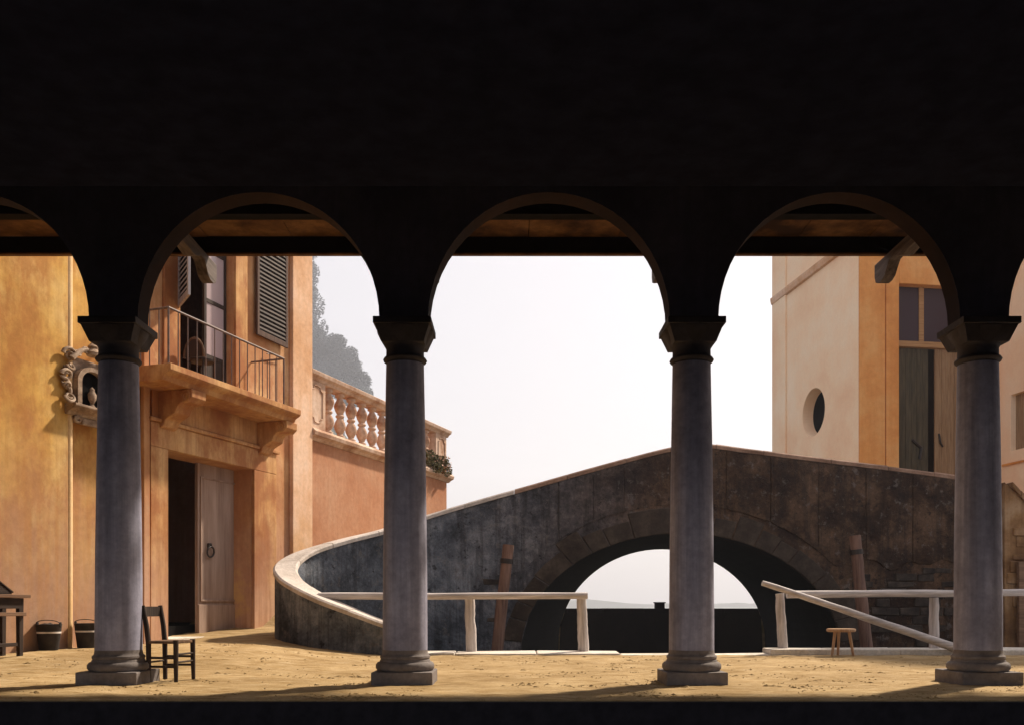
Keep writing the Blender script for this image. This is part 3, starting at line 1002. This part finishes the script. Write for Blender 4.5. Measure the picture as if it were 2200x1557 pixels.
    for (a, b) in ((gu0-.07, gu0), (gu1-.06, gu1)):
        MB().box(a, b, gy, gy+.05, 4.84, 8.88).build("stile", "dark_wood", g, bevel=.004)
    zs = [5.55, 6.60, 7.56, 8.52]
    for z in zs: MB().box(gu0+.001, gu1-.061, gy+.002, gy+.048, z-.035, z+.035).build("glazing_bar", "dark_wood", g)
    for za, zb in zip(zs[:-1], zs[1:]): MB().box(gu0+.002, gu1-.062, gy+.02, gy+.03, za+.036, zb-.036).build("pane", "pane_lilac", g)
    MB().box(gu0+.002, gu1-.062, gy+.012, gy+.04, 4.85, 5.513).build("lower_panel", "dark_wood", g)
    # shutters
    def shutter(parent_loc, rz, w, z0, z1, fm, sm, nsl):
        s = empty("shutter", parent_loc, rz); s.parent = H
        fr = .075
        MB().box(0, fr, -.045, 0, z0, z1).build("stile", fm, s, bevel=.004)
        MB().box(w-fr, w, -.045, 0, z0, z1).build("stile", fm, s, bevel=.004)
        MB().box(fr+.001, w-fr-.001, -.045, 0, z0, z0+.11).build("rail", fm, s, bevel=.004)
        MB().box(fr+.001, w-fr-.001, -.045, 0, z1-.1, z1).build("rail", fm, s, bevel=.004)
        MB().box(fr+.001, w-fr-.001, -.012, -.006, z0+.11, z1-.1).build("backing", "shade_black", s)
        a, b = z0+.13, z1-.12
        base = None
        for k in range(nsl):
            z = a+(b-a)*(k+.5)/nsl; hgt = (b-a)/nsl
            if base is None:
                base = MB().quadbox([(fr+.002, -.044, -hgt*.42), (w-fr-.002, -.044, -hgt*.42), (w-fr-.002, -.014, hgt*.36), (fr+.002, -.014, hgt*.36),
                                     (fr+.002, -.044, -hgt*.42+.014), (w-fr-.002, -.044, -hgt*.42+.014), (w-fr-.002, -.014, hgt*.36+.014), (fr+.002, -.014, hgt*.36+.014)]).build("slat", sm, s)
                o = base
            else:
                o = base.copy(); COL.objects.link(o); o.parent = s
            o.location = (0, 0, z)
        return s
    shutter((fu(544), -.06, 0), 0, fu(610)-fu(544), 6.27, 8.85, "shutter_wood", "shutter_slat", 27)
    sh = shutter((wu0-.02, -.055, 0), R(180+52), .78, 6.12, 8.85, "shutter_grey", "shutter_grey", 27)
    sh["label"] = "grey louvred shutter swung open"
    # latch arm on the wall under the folded shutter
    MB().tube([(fu(568), -.06, 5.98), (fu(582), -.09, 6.02), (fu(600), -.06, 6.0)], .012, 6).build("shutter_stay", "iron", H)
build_left_house()

def build_balcony_chair():
    q = fworld(fu(393)+.1, -.33, 4.782)
    r = empty("balcony_chair", q, F_ANG); tag(r, "dark round backed chair behind the balcony bars", "chair")
    MB().lathe([(.20, .40), (.22, .41), (.22, .44), (.20, .45)], 20).build("seat", "dark_wood", r, smooth=True)
    for (x, y) in ((-.14, -.14), (.14, -.14), (-.14, .14), (.14, .14)):
        MB().tube([(x*1.15, y*1.15, 0), (x, y, .41)], .018, 8).build("leg", "dark_wood", r)
    pts = [(-.21, -.02 + .0, .44)] + [(-.21+.02*0 - .0, -.21*math.cos(t), .44+.34*math.sin(t)) for t in [math.pi*k/12 for k in range(13)]]
    MB().tube(pts[1:], .024, 8).build("backrest", "rush", r, smooth=True)
    m = MB(); m.prism([(-.19*math.cos(math.pi*k/12), .45+.31*math.sin(math.pi*k/12)) for k in range(13)][::-1], 'x', -.215, -.20)
    m.build("back_panel", "dark_wood", r)
build_balcony_chair()

def build_neighbour():
    H = facade_root("house")
    tag(H, "ochre house wall with a small carved shrine behind the buckets", "house")
    ua, ub, uc = fu(-300), fu(129), fu(303)
    m = MB()
    wall_panel(m, [], [], ub+.02, uc-.03, -.4, 9.6, .5); m.build("wall", "ochre", H)
    m = MB().box(ua, ub, -.16, .5, -.4, 9.6); m.build("wall", "ochre", H, bevel=.02)
    MB().tube([(ub+.045, -.11, -.3), (ub+.045, -.11, 9.5)], .062, 14).build("corner_bead", "lit_bead_plaster", H, smooth=True)
    MB().box(ua, uc-.03, -.5, 6.6, 9.62, 9.9).build("roof", "terracotta", H)
    MB().box(ua, uc-.03, 6.2, 6.5, -.4, 9.6).build("back_wall", "ochre", H)
build_neighbour()

def build_shrine():
    us = fu(174); z0 = fz(186, 905)
    r = empty("shrine", fworld(us, -.15, z0), F_ANG); tag(r, "carved stone wall shrine with scrolls and an arched dark niche", "shrine")
    k = fD(190)/F          # metres per photo pixel here
    W = .40                # half width on the slanted wall
    nz0, nz1 = .17, .78
    MB().box(-.36, .36, .001, .149, -.08, .98).build("back_slab", "shrine_stone", r, bevel=.02)
    # bracket shelf
    MB().prism([(-.002, 0), (-.05, 0), (-.09, .05), (-.16, .08), (-.22, .13), (-.22, .17), (-.002, .17)], 'x', -W, W).build("shelf", "shrine_stone", r, bevel=.008)
    for sx in (-1, 1):
        pts = []
        for i in range(20):
            t = i/19*3.2*math.pi; q = .07*(1-i/24)
            pts.append((sx*(W*.55)+q*math.cos(t), -.05, -.05+q*math.sin(t)))
        MB().tube(pts, .02, 8).build("volute", "shrine_stone", r, smooth=True)
    MB().box(-W*.35, W*.35, -.06, -.002, -.12, -.002).build("pendant", "shrine_stone", r, bevel=.02)
    # back slab with arch frame
    n = 16; wi, wo = .20, .27
    def archp(w, zt): return [(-w, nz0)] + [(-w*math.cos(math.pi*i/n), zt - w + w*math.sin(math.pi*i/n)) for i in range(n+1)] + [(w, nz0)]
    MB().prism(archp(wi, nz1), 'y', -.02, -.004).build("niche", "shade_black", r)  # flat black panel in place of the niche's shade
    m = MB(); a, b = archp(wi, nz1), archp(wo, nz1+.07)
    for i in range(len(a)-1):
        m.quadbox([(a[i][0], -.11, a[i][1]), (b[i][0], -.11, b[i][1]), (b[i][0], -.003, b[i][1]), (a[i][0], -.003, a[i][1]),
                   (a[i+1][0], -.11, a[i+1][1]), (b[i+1][0], -.11, b[i+1][1]), (b[i+1][0], -.003, b[i+1][1]), (a[i+1][0], -.003, a[i+1][1])])
    m.build("arch_frame", "shrine_stone", r)
    # small lamp and figure-like urn inside the niche
    MB().lathe([(.04, nz0+.002), (.05, nz0+.03), (.02, nz0+.08), (.055, nz0+.16), (.06, nz0+.24), (.03, nz0+.30), (.035, nz0+.33), (.0, nz0+.37)], 12, c=(.0, -.07)).build("urn", "shrine_stone", r, smooth=True)
    # side ornament: s-scrolls and leaf lumps
    for sx in (-1, 1):
        for (cx, cz, R0, turn, th) in ((.37, .96, .11, 3.3, .030), (.37, .28, .09, -3.2, .026), (.42, .62, .085, 3.0, .030), (.35, .78, .07, -2.6, .026), (.41, .44, .06, 2.8, .022), (.24, 1.04, .06, -2.8, .022)):
            pts = []
            for i in range(18):
                t = i/17*turn*math.pi*.9; q = R0*(1-i/22)
                pts.append((sx*(cx+q*math.cos(t)), -.07-.02*math.sin(i*.5), cz+q*math.sin(t)))
            MB().tube(pts, [th*(1-.5*i/17) for i in range(18)], 8).build("scroll", "shrine_stone", r, smooth=True)
        for (cx, cz, a) in ((.38, .50, .5), (.42, .44, .9), (.36, .40, .2), (.44, .56, 1.2), (.40, .70, .7), (.30, .98, .4)):
            m = MB(); m.lathe([(.002, -.09), (.03, -.05), (.038, 0), (.026, .05), (.004, .09)], 8)
            o = m.build("leaf", "shrine_stone", r, smooth=True)
            o.location = (sx*cx, -.05, cz); o.rotation_euler = (0, sx*a, 0)
    # broken pediment and crown
    for sx in (-1, 1):
        pts = [(sx*(.36-.30*t), -.09, .90+.22*math.sin(t*math.pi*.55)) for t in [i/10 for i in range(11)]]
        MB().tube(pts, [.045-.015*i/10 for i in range(11)], 8).build("pediment", "shrine_stone", r, smooth=True)
    MB().lathe([(.0, 1.02), (.09, 1.05), (.10, 1.10), (.06, 1.16), (.075, 1.20), (.04, 1.25), (.02, 1.28), (.035, 1.31), (.0, 1.35)], 14, c=(0, -.09), cap=False).build("finial", "shrine_stone", r, smooth=True)
    for sx in (-1, 1):
        pts = []
        for i in range(16):
            t = i/15*2.6*math.pi; q = .06*(1-i/20)
            pts.append((sx*(.12+q*math.cos(t)), -.09, 1.10+q*math.sin(t)))
        MB().tube(pts, .018, 8).build("scroll", "shrine_stone", r, smooth=True)
    r.scale = (1.18, 1.0, .92)
build_shrine()

def build_terrace():
    T = facade_root("terrace")
    tag(T, "pink plastered terrace with a stone balustrade beside the house", "terrace")
    u0, u1 = fu(662)+.03, fu(961); zb, zt = 4.66, 6.10
    MB().box(u0, u1, .02, 5.5, -.5, zb-.12).build("wall", "terrace_plaster", T, bevel=.01)
    MB().prism([(.30, zb-.118), (.0, zb-.118), (-.06, zb-.06), (-.15, zb-.02), (-.17, zb+.06), (-.10, zb+.13), (.0, zb+.16), (.30, zb+.16)], 'x', u0, u1+.14).build("base_moulding", "balustrade_stone", T, bevel=.006)
    MB().prism([(.36, zt-.20), (.02, zt-.20), (-.02, zt-.14), (-.09, zt-.10), (-.11, zt-.02), (-.08, zt), (.40, zt)], 'x', u0, u1+.10).build("top_rail", "balustrade_stone", T, bevel=.006)
    # piers with carved panel
    for (a, b) in ((u0, fu(701)), (fu(938), u1-.02)):
        p = MB().box(a, b, .02, .34, zb+.162, zt-.202).build("pier", "balustrade_stone", T, bevel=.008)
        w = (b-a)*.62; cx = (a+b)/2; c0, c1 = zb+.30, zt-.30
        pr = [(cx-w/2, c0+.12), (cx-w/2+.08, c0+.10), (cx-w/4, c0+.02), (cx, c0), (cx+w/4, c0+.02), (cx+w/2-.08, c0+.10), (cx+w/2, c0+.12),
              (cx+w/2, c1-.12), (cx+w/2-.08, c1-.10), (cx+w/4, c1-.02), (cx, c1), (cx-w/4, c1-.02), (cx-w/2+.08, c1-.10), (cx-w/2, c1-.12)]
        m = MB()
        for i in range(len(pr)):
            a2, b2 = pr[i], pr[(i+1) % len(pr)]
            m.tube([(a2[0], .012, a2[1]), (b2[0], .012, b2[1])], .016, 6)
        m.build("panel_moulding", "balustrade_stone", p)
    h = zt-zb-.365; z0 = zb+.162
    prof = [(.10, 0), (.10, .07), (.075, .08), (.06, .11), (.115, .22), (.13, .28), (.105, .37), (.06, .46), (.085, .475), (.095, .50), (.085, .525), (.06, .54),
            (.105, .63), (.13, .72), (.115, .78), (.06, .89), (.075, .92), (.10, .93), (.10, 1.0)]
    first = None; a, b = fu(706), fu(934); n = 11
    for k in range(n):
        if first is None:
            o = first = MB().lathe([(r*1.12, z*h) for r, z in prof], 18).build("baluster", "balustrade_stone", T, smooth=True)
        else:
            o = first.copy(); COL.objects.link(o); o.parent = T
        o.location = (a+.28+(b-a-.56)*k/(n-1), .18, z0)
build_terrace()

def leaf_cloud(rr, blobs, n, size, squash=.6):
    mb = MB()
    tot = sum(b[3]*b[4]*b[5] for b in blobs)
    for (cx, cy, cz, rx, ry, rz) in blobs:
        m = int(n*rx*ry*rz/tot)
        for _ in range(m):
            while True:
                p = Vector((rr.uniform(-1, 1), rr.uniform(-1, 1), rr.uniform(-1, 1)))
                l = p.length
                if l < 1 and rr.random() < l*l+.08: break
            k = 1 + .22*noise.noise(Vector((p.x*3+cx, p.y*3+cy, p.z*3+cz)))
            c = Vector((cx+p.x*rx*k, cy+p.y*ry*k, cz+p.z*rz*k))
            a = Vector((rr.gauss(0, 1), rr.gauss(0, 1), rr.gauss(0, squash))).normalized()
            b = a.cross(Vector((rr.gauss(0, 1), rr.gauss(0, 1), rr.gauss(0, 1)))).normalized()
            s = size*rr.uniform(.5, 1.3)
            i = len(mb.v)
            mb.v += [tuple(c-a*s), tuple(c+b*s*.5), tuple(c+a*s), tuple(c-b*s*.5)]
            mb.f.append((i, i+1, i+2, i+3))
    return mb

def raw_build(mb, name, mat, parent):
    me = bpy.data.meshes.new(name); me.from_pydata(mb.v, [], mb.f); me.materials.append(MATS[mat])
    o = bpy.data.objects.new(name, me); COL.objects.link(o); o.parent = parent
    return o

def build_plants():
    rr = random.Random(4)
    q = fworld(fu(940), -.14, 4.665+.06)
    r = empty("trailing_plant", q, F_ANG); r.scale = (.85, .85, .85); tag(r, "bushy flowering plant on the far ledge of the balustrade", "plant")
    MB().lathe([(.10, .0), (.13, .02), (.15, .16), (.165, .165), (.165, .2), (.14, .2)], 16).build("pot", "terracotta", r, smooth=True)
    m = leaf_cloud(rr, [(0, 0, .33, .5, .20, .24), (-.5, 0, .30, .45, .18, .24), (-.9, .05, .35, .4, .18, .3), (.2, -.08, .12, .4, .14, .22), (-.6, -.1, .08, .35, .12, .2)], 1500, .055)
    raw_build(m, "foliage", "foliage", r)
    m = leaf_cloud(rr, [(0, -.03, .36, .52, .22, .26), (-.5, -.03, .33, .5, .2, .26), (.15, -.1, .12, .4, .14, .2)], 170, .05, 1.)
    raw_build(m, "blossom", "blossom", r)
build_plants()

# ------------------------------------------------------------------ hazy trees on the hillside
def build_trees():
    rr = random.Random(14); D = 430.
    def px(x, y, r, ry=None):
        p = at(x, y, D); k = D/F
        return (p.x, D + rr.uniform(-6, 6), p.z, r*k, r*k*.9, (ry or r)*k)
    def local(bl, o): return [(b[0]-o.x, b[1]-o.y, b[2]-o.z, b[3], b[4], b[5]) for b in bl]
    base = at(662, 900, D)
    r = empty("cypress_tree", base); tag(r, "tall hazy cypress rising beside the house corner", "tree")
    bl = [px(660+rr.uniform(-3, 3), 500+i*26, 12+i*1.9, 26) for i in range(14)]
    bl += [px(684, 650, 9, 22), px(680, 590, 8, 20), px(690, 700, 10, 22), px(676, 540, 8, 20)]
    raw_build(leaf_cloud(rr, local(bl, base), 26000, .62), "crown", "foliage_hazed", r)
    MB().tube([(0, 0, -12), (0, 0, 20), (0, 0, 76)], [1.4, 1., .2], 8).build("trunk", "bark", r)
    base = at(735, 900, D)
    r = empty("broad_tree", base); tag(r, "wide hazy tree with a rounded crown behind the balustrade", "tree")
    bl = [px(700, 760, 40, 36), px(725, 745, 24, 20), px(745, 790, 34, 30), px(770, 815, 26, 22), px(700, 820, 50, 36), px(760, 850, 40, 26), px(716, 736, 18, 14), px(785, 842, 16, 14), px(680, 730, 24, 26), px(757, 765, 16, 14)]
    raw_build(leaf_cloud(rr, local(bl, base), 40000, .62), "crown", "foliage_hazed", r)
    mb = MB().tube([(0, 0, -16), (-1., 0, 8), (-3., 0, 22)], [1.8, 1.4, .6], 8)
    mb.tube([(-1, 0, 6), (4, 1, 14), (9, 1, 18)], [1., .7, .24], 6).tube([(-1, 0, 8), (-6, -1, 18), (-9, -1, 28)], [1., .7, .24], 6)
    mb.build("trunk", "bark", r)
build_trees()

# ------------------------------------------------------------------ right house
RH_C = at(1845, 1300, 28.0); R_ANG = math.atan2(.146, .989)
def rt(px):            # along the front
    k = (px-1100)/F
    return (k*28 - RH_C.x)/(.989 - .146*k)
def build_right_house():
    H = empty("house", (RH_C.x, 28.0, 0), R_ANG)
    tag(H, "cream and orange house behind the bridge with a round window", "house")
    TOP = 14.2; FLZ = 3.0; LD = 6.0; W = rt(2135)
    # front
    d0, d1 = rt(1930), rt(2075); dz0, dz1 = 4.0, EYE+690*28.2/F
    m = MB(); wall_panel(m, [], [(d0, d1, dz0, dz1)], .0, W, FLZ, TOP, .5); m.build("front_wall", "orange_front", H)
    MB().box(.0, rt(1899), -.07, -.003, FLZ, TOP-.01).build("pilaster", "orange_front", H, bevel=.01)
    MB().box(rt(1902), d0-.002, -.045, -.003, FLZ, dz1+.5).build("door_jamb", "orange_front", H, bevel=.01)
    MB().box(d0, d1+.3, -.045, -.003, dz1+.002, dz1+.5).build("door_lintel", "orange_front", H, bevel=.01)
    # side wall with a round splayed window
    cy, cz, rad, th = 2.93, 7.35, .80, .36
    m = MB(); n = 48; x = -.004
    y0, y1, z0, z1 = cy-1.2, cy+1.2, cz-1.2, cz+1.2
    def sq(a):
        c, s = math.cos(a), math.sin(a); k = 1.2/max(abs(c), abs(s)); return (cy+c*k, cz+s*k)
    for i in range(n):
        a, b = 2*math.pi*i/n, 2*math.pi*(i+1)/n
        A, B_ = sq(a), sq(b); C = (cy+rad*math.cos(a), cz+rad*math.sin(a)); D_ = (cy+rad*math.cos(b), cz+rad*math.sin(b))
        E = (cy+rad*.93*math.cos(a), cz+rad*.93*math.sin(a)); G = (cy+rad*.93*math.cos(b), cz+rad*.93*math.sin(b))
        k = len(m.v); m.v += [(x, *A), (x, *B_), (x, *D_), (x, *C), (x+th, *G), (x+th, *E)]
        m.f += [(k, k+1, k+2, k+3), (k+3, k+2, k+4, k+5)]
    def q4(a, b, c, d):
        k = len(m.v); m.v += [(x, a, c), (x, b, c), (x, b, d), (x, a, d)]; m.f.append((k, k+1, k+2, k+3))
    q4(.001, y0, FLZ, TOP); q4(y1, LD, FLZ, TOP); q4(y0, y1, FLZ, z0); q4(y0, y1, z1, TOP)
    m.build("side_wall", "cream", H)
    MB().box(th+.0, th+.05, cy-1.3, cy+1.3, cz-1.3, cz+1.3).build("window_back", "shade_black", H)
    MB().box(-.06, -.006, 4.97, LD+.03, FLZ, TOP-.01).build("pilaster", "cream", H, bevel=.01)
    MB().prism([(-.09, 11.98), (-.006, 11.95), (-.006, 12.2), (-.12, 12.2), (-.12, 12.12)], 'y', -.05, LD+.1).build("string_course", "pilaster_plaster", H)
    MB().box(.05, W+.4, -.3, LD+.4, TOP+.01, TOP+.3).build("roof", "terracotta", H)
    MB().box(.0, W, LD-.02, LD+.2, FLZ, TOP).build("back_wall", "cream", H)
    MB().box(.7, W, 1.6, 1.7, FLZ, TOP).build("room_wall", "shade_black", H)
    # tall doorway: transom light over two plank doors
    tz = EYE+565*28.2/F
    MB().box(d0+.002, d1-.002, .12, .30, tz-.09, tz+.09).build("transom", "transom_wood", H, bevel=.01)
    w = empty("transom_window", (0, 0, 0)); w.parent = H
    mu = rt(1988)
    MB().box(mu-.08, mu+.08, .20, .28, tz+.092, dz1-.002).build("mullion", "transom_wood", w)
    MB().box(d0+.01, mu-.082, .23, .25, tz+.092, dz1-.01).build("pane", "pane_dark", w)
    MB().box(mu+.082, d1-.01, .23, .25, tz+.092, dz1-.01).build("pane", "pane_dark", w)
    g0, g1 = rt(2005), rt(2018)
    def planks(name, a, b, mat, yy):
        e = empty(name, (0, 0, 0)); e.parent = H
        n2 = max(3, int((b-a)/.19)); wd = (b-a)/n2
        for k in range(n2):
            MB().box(a+wd*k+.004, a+wd*(k+1)-.004, yy+random.uniform(0, .012), yy+.06, dz0, tz-.095).build("plank", mat, e)
        return e
    e = planks("door", d0+.02, g0, "green_door", .26)
    MB().tube([(g0-.55, .24, 6.0), (g0-.25, .23, 5.75), (g0-.3, .24, 5.4)], .05, 6).build("latch", "dark_iron", e)
    e = planks("door", g1, d1-.02, "brown_door", .22)
    MB().tube([(g1+.12, .20, 6.2), (g1+.16, .17, 5.9), (g1+.25, .20, 5.8)], .03, 6).build("latch", "dark_iron", e)
build_right_house()

def build_side_house():
    t = rt(2135)
    o = Vector((RH_C.x + .989*t, 28 + .146*t, 0))
    H = empty("house", o, R_ANG); tag(H, "cream wall with a small wooden shuttered window at the picture edge", "house")
    # local: wall plane x=0 facing -x, running towards the camera (negative y)
    m = MB(); L = 6.0; TOP = 14.; Z0 = -.3
    def yl(px): 
        k = (px-1100)/F    # solve along (.146,-.989) from o
        s = (o.x - k*o.y)/(-.146 - .989*k)
        return s           # negative? distance towards camera
    def s_of(px):
        k = (px-1100)/F
        return (k*o.y - o.x)/(.146 + .989*k)
    s0, s1 = s_of(2172), s_of(2172)+1.25
    dd = lambda s: o.y - .989*s
    z1 = EYE+452*dd(s0)/F; z0 = EYE+332*dd(s0)/F
    def q(a, b, c, d, xx=0.):
        k = len(m.v); m.v += [(xx, -a, c), (xx, -b, c), (xx, -b, d), (xx, -a, d)]; m.f.append((k, k+1, k+2, k+3))
    q(0, s0, Z0, TOP); q(s1, L, Z0, TOP); q(s0, s1, Z0, z0); q(s0, s1, z1, TOP)
    for (a, b, c, d) in ((s0, s0, z0, z1), (s1, s1, z0, z1)):
        k = len(m.v); m.v += [(0, -a, c), (.3, -a, c), (.3, -a, d), (0, -a, d)]; m.f.append((k, k+1, k+2, k+3))
    for zz in (z0, z1):
        k = len(m.v); m.v += [(0, -s0, zz), (0, -s1, zz), (.3, -s1, zz), (.3, -s0, zz)]; m.f.append((k, k+1, k+2, k+3))
    m.build("wall", "cream", H)
    MB().box(.01, 6, -L-.2, -L, Z0, TOP).build("front_wall", "cream", H)
    MB().box(.01, 6, .6, .8, Z0, TOP).build("back_wall", "cream", H)
    MB().box(-.25, 6, -L-.4, .8, TOP+.01, TOP+.25).build("roof", "terracotta", H)
    w = empty("shutter", (0, 0, 0)); w.parent = H
    n = 6; wd = (s1-s0-.02)/n
    for k in range(n):
        MB().box(.14+random.uniform(0, .015), .19, -s1+.01+wd*k+.004, -s1+.01+wd*(k+1)-.004, z0+.01, z1-.01).build("plank", "brown_door", w)
    MB().box(-.05, -.003, -s1-.3, -s0+.35, z0-.42, z0-.36).build("sill", "orange_front", H)
build_side_house()

# ------------------------------------------------------------------ furniture and small things
def build_chair():
    z = ground_h(-4.0, 10.3)
    r = empty("rush_chair", (-3.80, 10.22, z+.006), R(-7)); tag(r, "small dark wooden chair with a rush seat beside a column", "chair")
    # local x forward (faces the picture's right), y away from camera
    sl, sw = .17, .20; sh = .45
    for y in (-sw, sw):
        MB().tube([(-sl, y*.94, 0), (-sl-.005, y*.94, .42), (-sl-.025, y*.96, .62), (-sl-.07, y, .86)], [.026, .030, .029, .026], 10).build("back_post", "dark_wood", r, smooth=True)
        MB().tube([(sl, y*1.06, 0), (sl-.004, y*1.04, .2), (sl-.006, y*1.02, .47)], [.022, .027, .030], 10).build("leg", "dark_wood", r, smooth=True)
    for y in (-sw, sw):
        MB().tube([(-sl, y*.95, .17), (sl, y*1.05, .17)], .014, 8).build("stretcher", "dark_wood_x", r)
        MB().tube([(-sl, y*.95, .27), (sl, y*1.05, .27)], .014, 8).build("stretcher", "dark_wood_x", r)
    for x, z2 in ((-sl, .22), (sl, .22), (sl, .31)):
        MB().tube([(x, -sw, z2), (x, sw, z2)], .011, 8).build("stretcher", "dark_wood", r)
    # rush seat with four quarters
    m = MB(); hx, hy = sl+.005, sw+.012
    m.v = [(-hx, -hy, sh-.02), (hx, -hy*1.05, sh-.02), (hx, hy*1.05, sh-.02), (-hx, hy, sh-.02), (-hx, -hy, sh+.012), (hx, -hy*1.05, sh+.012), (hx, hy*1.05, sh+.012), (-hx, hy, sh+.012), (0, 0, sh+.002)]
    m.f = [(3, 2, 1, 0), (0, 1, 5, 4), (1, 2, 6, 5), (2, 3, 7, 6), (3, 0, 4, 7), (4, 5, 8), (5, 6, 8), (6, 7, 8), (7, 4, 8)]
    m.build("seat", "rush", r, bevel=.008)
    def slat(za, zb, xo):
        mm = MB(); pts = []
        for i in range(9):
            t = -1+2*i/8; pts.append((xo-.03*(1-t*t), t*sw*.97))
        for (x, y) in pts: mm.v += [(x-.008, y, za), (x+.008, y, za), (x+.008, y, zb), (x-.008, y, zb)]
        for i in range(8):
            for j in range(4): mm.f.append((4*i+j, 4*i+(j+1) % 4, 4*i+4+(j+1) % 4, 4*i+4+j))
        mm.f += [(0, 1, 2, 3), (35, 34, 33, 32)]
        mm.build("back_slat", "dark_wood", r)
    r.scale = (.96, .96, .97)
    slat(.735, .85, -sl-.058)
build_chair()

def build_stool():
    p = at(1807, 1407, 15.25)
    r = empty("stool", (p.x, p.y, ground_h(p.x, p.y)+.004)); tag(r, "small three legged wooden stool with a round top", "stool")
    MB().lathe([(.0, .40), (.215, .40), (.232, .41), (.236, .435), (.228, .452), (.20, .457), (.0, .455)], 30, cap=False).build("seat", "stool_wood", r, smooth=True, angle=50)
    for a in (R(205), R(325), R(85)):
        MB().tube([(.20*math.cos(a), .20*math.sin(a), 0), (.13*math.cos(a), .13*math.sin(a), .41)], [.021, .027], 10).build("leg", "stool_wood", r, smooth=True, angle=60)
build_stool()

def build_table():
    uo = (12.75-15)/.942; L = 1.5; y0, y1 = -.68, -.20
    g = .17
    r = empty("worktable", fworld(uo, 0, g), F_ANG); tag(r, "rough wooden worktable against the ochre wall, cut by the picture edge", "table")
    for k in range(3):
        w = (y1-y0)/3
        MB().box(-L, 0, y0+w*k+.002, y0+w*(k+1)-.002, .775+random.uniform(0, .003), .82).build("plank", "table_wood", r, bevel=.006)
    MB().box(-L+.12, -.12, y0+.05, y0+.08, .63, .773).build("apron", "dark_wood_x", r, bevel=.004)
    MB().box(-L+.12, -.12, y1-.08, y1-.05, .63, .773).build("apron", "dark_wood_x", r, bevel=.004)
    MB().box(-.155, -.125, y0+.09, y1-.09, .63, .773).build("apron", "dark_wood", r, bevel=.004)
    MB().box(-L+.1, -.06, y0+.015, y0+.048, .53, .58).build("rail", "table_wood", r, bevel=.006)
    for x in (-.11, -L+.11):
        for y in (y0+.085, y1-.085):
            MB().quadbox([(x-.03, y-.03, -.05), (x+.03, y-.03, -.05), (x+.03, y+.03, -.05), (x-.03, y+.03, -.05),
                          (x-.038, y-.034, .772), (x+.038, y-.034, .772), (x+.038, y+.034, .772), (x-.038, y+.034, .772)]).build("leg", "dark_wood", r, bevel=.006)
    for y in (y0+.085, y1-.085):
        MB().box(-L+.15, -.15, y-.018, y+.018, .12, .17).build("stretcher", "dark_wood_x", r, bevel=.005)
    q = fworld(uo-.38, -.42, g+.825)
    b = empty("slanted_box", q, F_ANG); tag(b, "dark slanted box lying on the worktable", "box")
    MB().prism([(-.2, 0), (.19, 0), (.19, .012), (-.02, .16), (-.2, .20)], 'y', -.13, .13).build("body", "dark_wood_x", b, bevel=.005)
    MB().quadbox([(-.03, -.14, .175), (.20, -.14, .018), (.20, .14, .018), (-.03, .14, .175), (-.03, -.14, .19), (.205, -.14, .033), (.205, .14, .033), (-.03, .14, .19)]).build("lid", "dark_wood_x", b)
build_table()

def build_buckets():
    for (px, d, lab, full) in ((105, 13.25, "dark bucket heaped full, standing nearest the worktable", True), (186, 13.85, "dark bucket half hidden behind a column", False)):
        X = (px-1100)*d/F
        r = empty("bucket", (X, d, ground_h(X, d)+.003)); tag(r, lab, "bucket", "banded buckets by the ochre wall")
        MB().lathe([(.0, .012), (.125, .0), (.13, .01), (.172, .36), (.178, .37), (.168, .372), (.155, .30), (.0, .29)], 28, cap=False).build("body", "bucket", r, smooth=True, angle=45)
        MB().lathe([(.156, .238), (.162, .238), (.1645, .262), (.159, .262)], 28, cap=False).build("hoop", "white_band", r, smooth=True)
        for s in (-1, 1): MB().box(s*.165-.012, s*.165+.012, -.02, .02, .33, .40).build("ear", "bucket", r, bevel=.004)
        if full:
            m = MB(); n = 16
            for j in range(4):
                for i in range(n):
                    a = 2*math.pi*i/n; q = .165*(1-j/3.4); m.v.append((q*math.cos(a), q*math.sin(a), .345+.04*j/3+.03*noise.noise(Vector((q*9*math.cos(a), q*9*math.sin(a), j)))))
            for j in range(3):
                for i in range(n): m.f.append((j*n+i, j*n+(i+1) % n, (j+1)*n+(i+1) % n, (j+1)*n+i))
            m.f.append(tuple(3*n+i for i in range(n)))
            m.build("heap", "bucket", r, smooth=True)
        pts = [(.17*math.cos(t), -.03-.02*math.sin(t), .38-.02*math.sin(t)*0 + .0 + .05*math.sin(t)) for t in [math.pi*k/14 for k in range(15)]]
        MB().tube(pts, .006, 6).build("handle", "dark_iron", r)
build_buckets()

# ------------------------------------------------------------------ haze
def build_haze():
    m = bpy.data.materials.new("haze"); m.use_nodes = True
    nt = m.node_tree; nt.nodes.remove(nt.nodes["Principled BSDF"])
    v = nt.nodes.new("ShaderNodeVolumePrincipled")
    v.inputs["Color"].default_value = (.84, .88, 1.0, 1)
    v.inputs["Density"].default_value = .00074
    v.inputs["Anisotropy"].default_value = .3
    nt.links.new(v.outputs[0], nt.nodes["Material Output"].inputs["Volume"])
    MATS["haze"] = m
    o = MB().box(-680, 680, -18, 1420, -3.2, 205).build("haze", "haze")
    tag(o, "pale morning haze filling the air over the lake", "haze", kind="stuff")
build_haze()
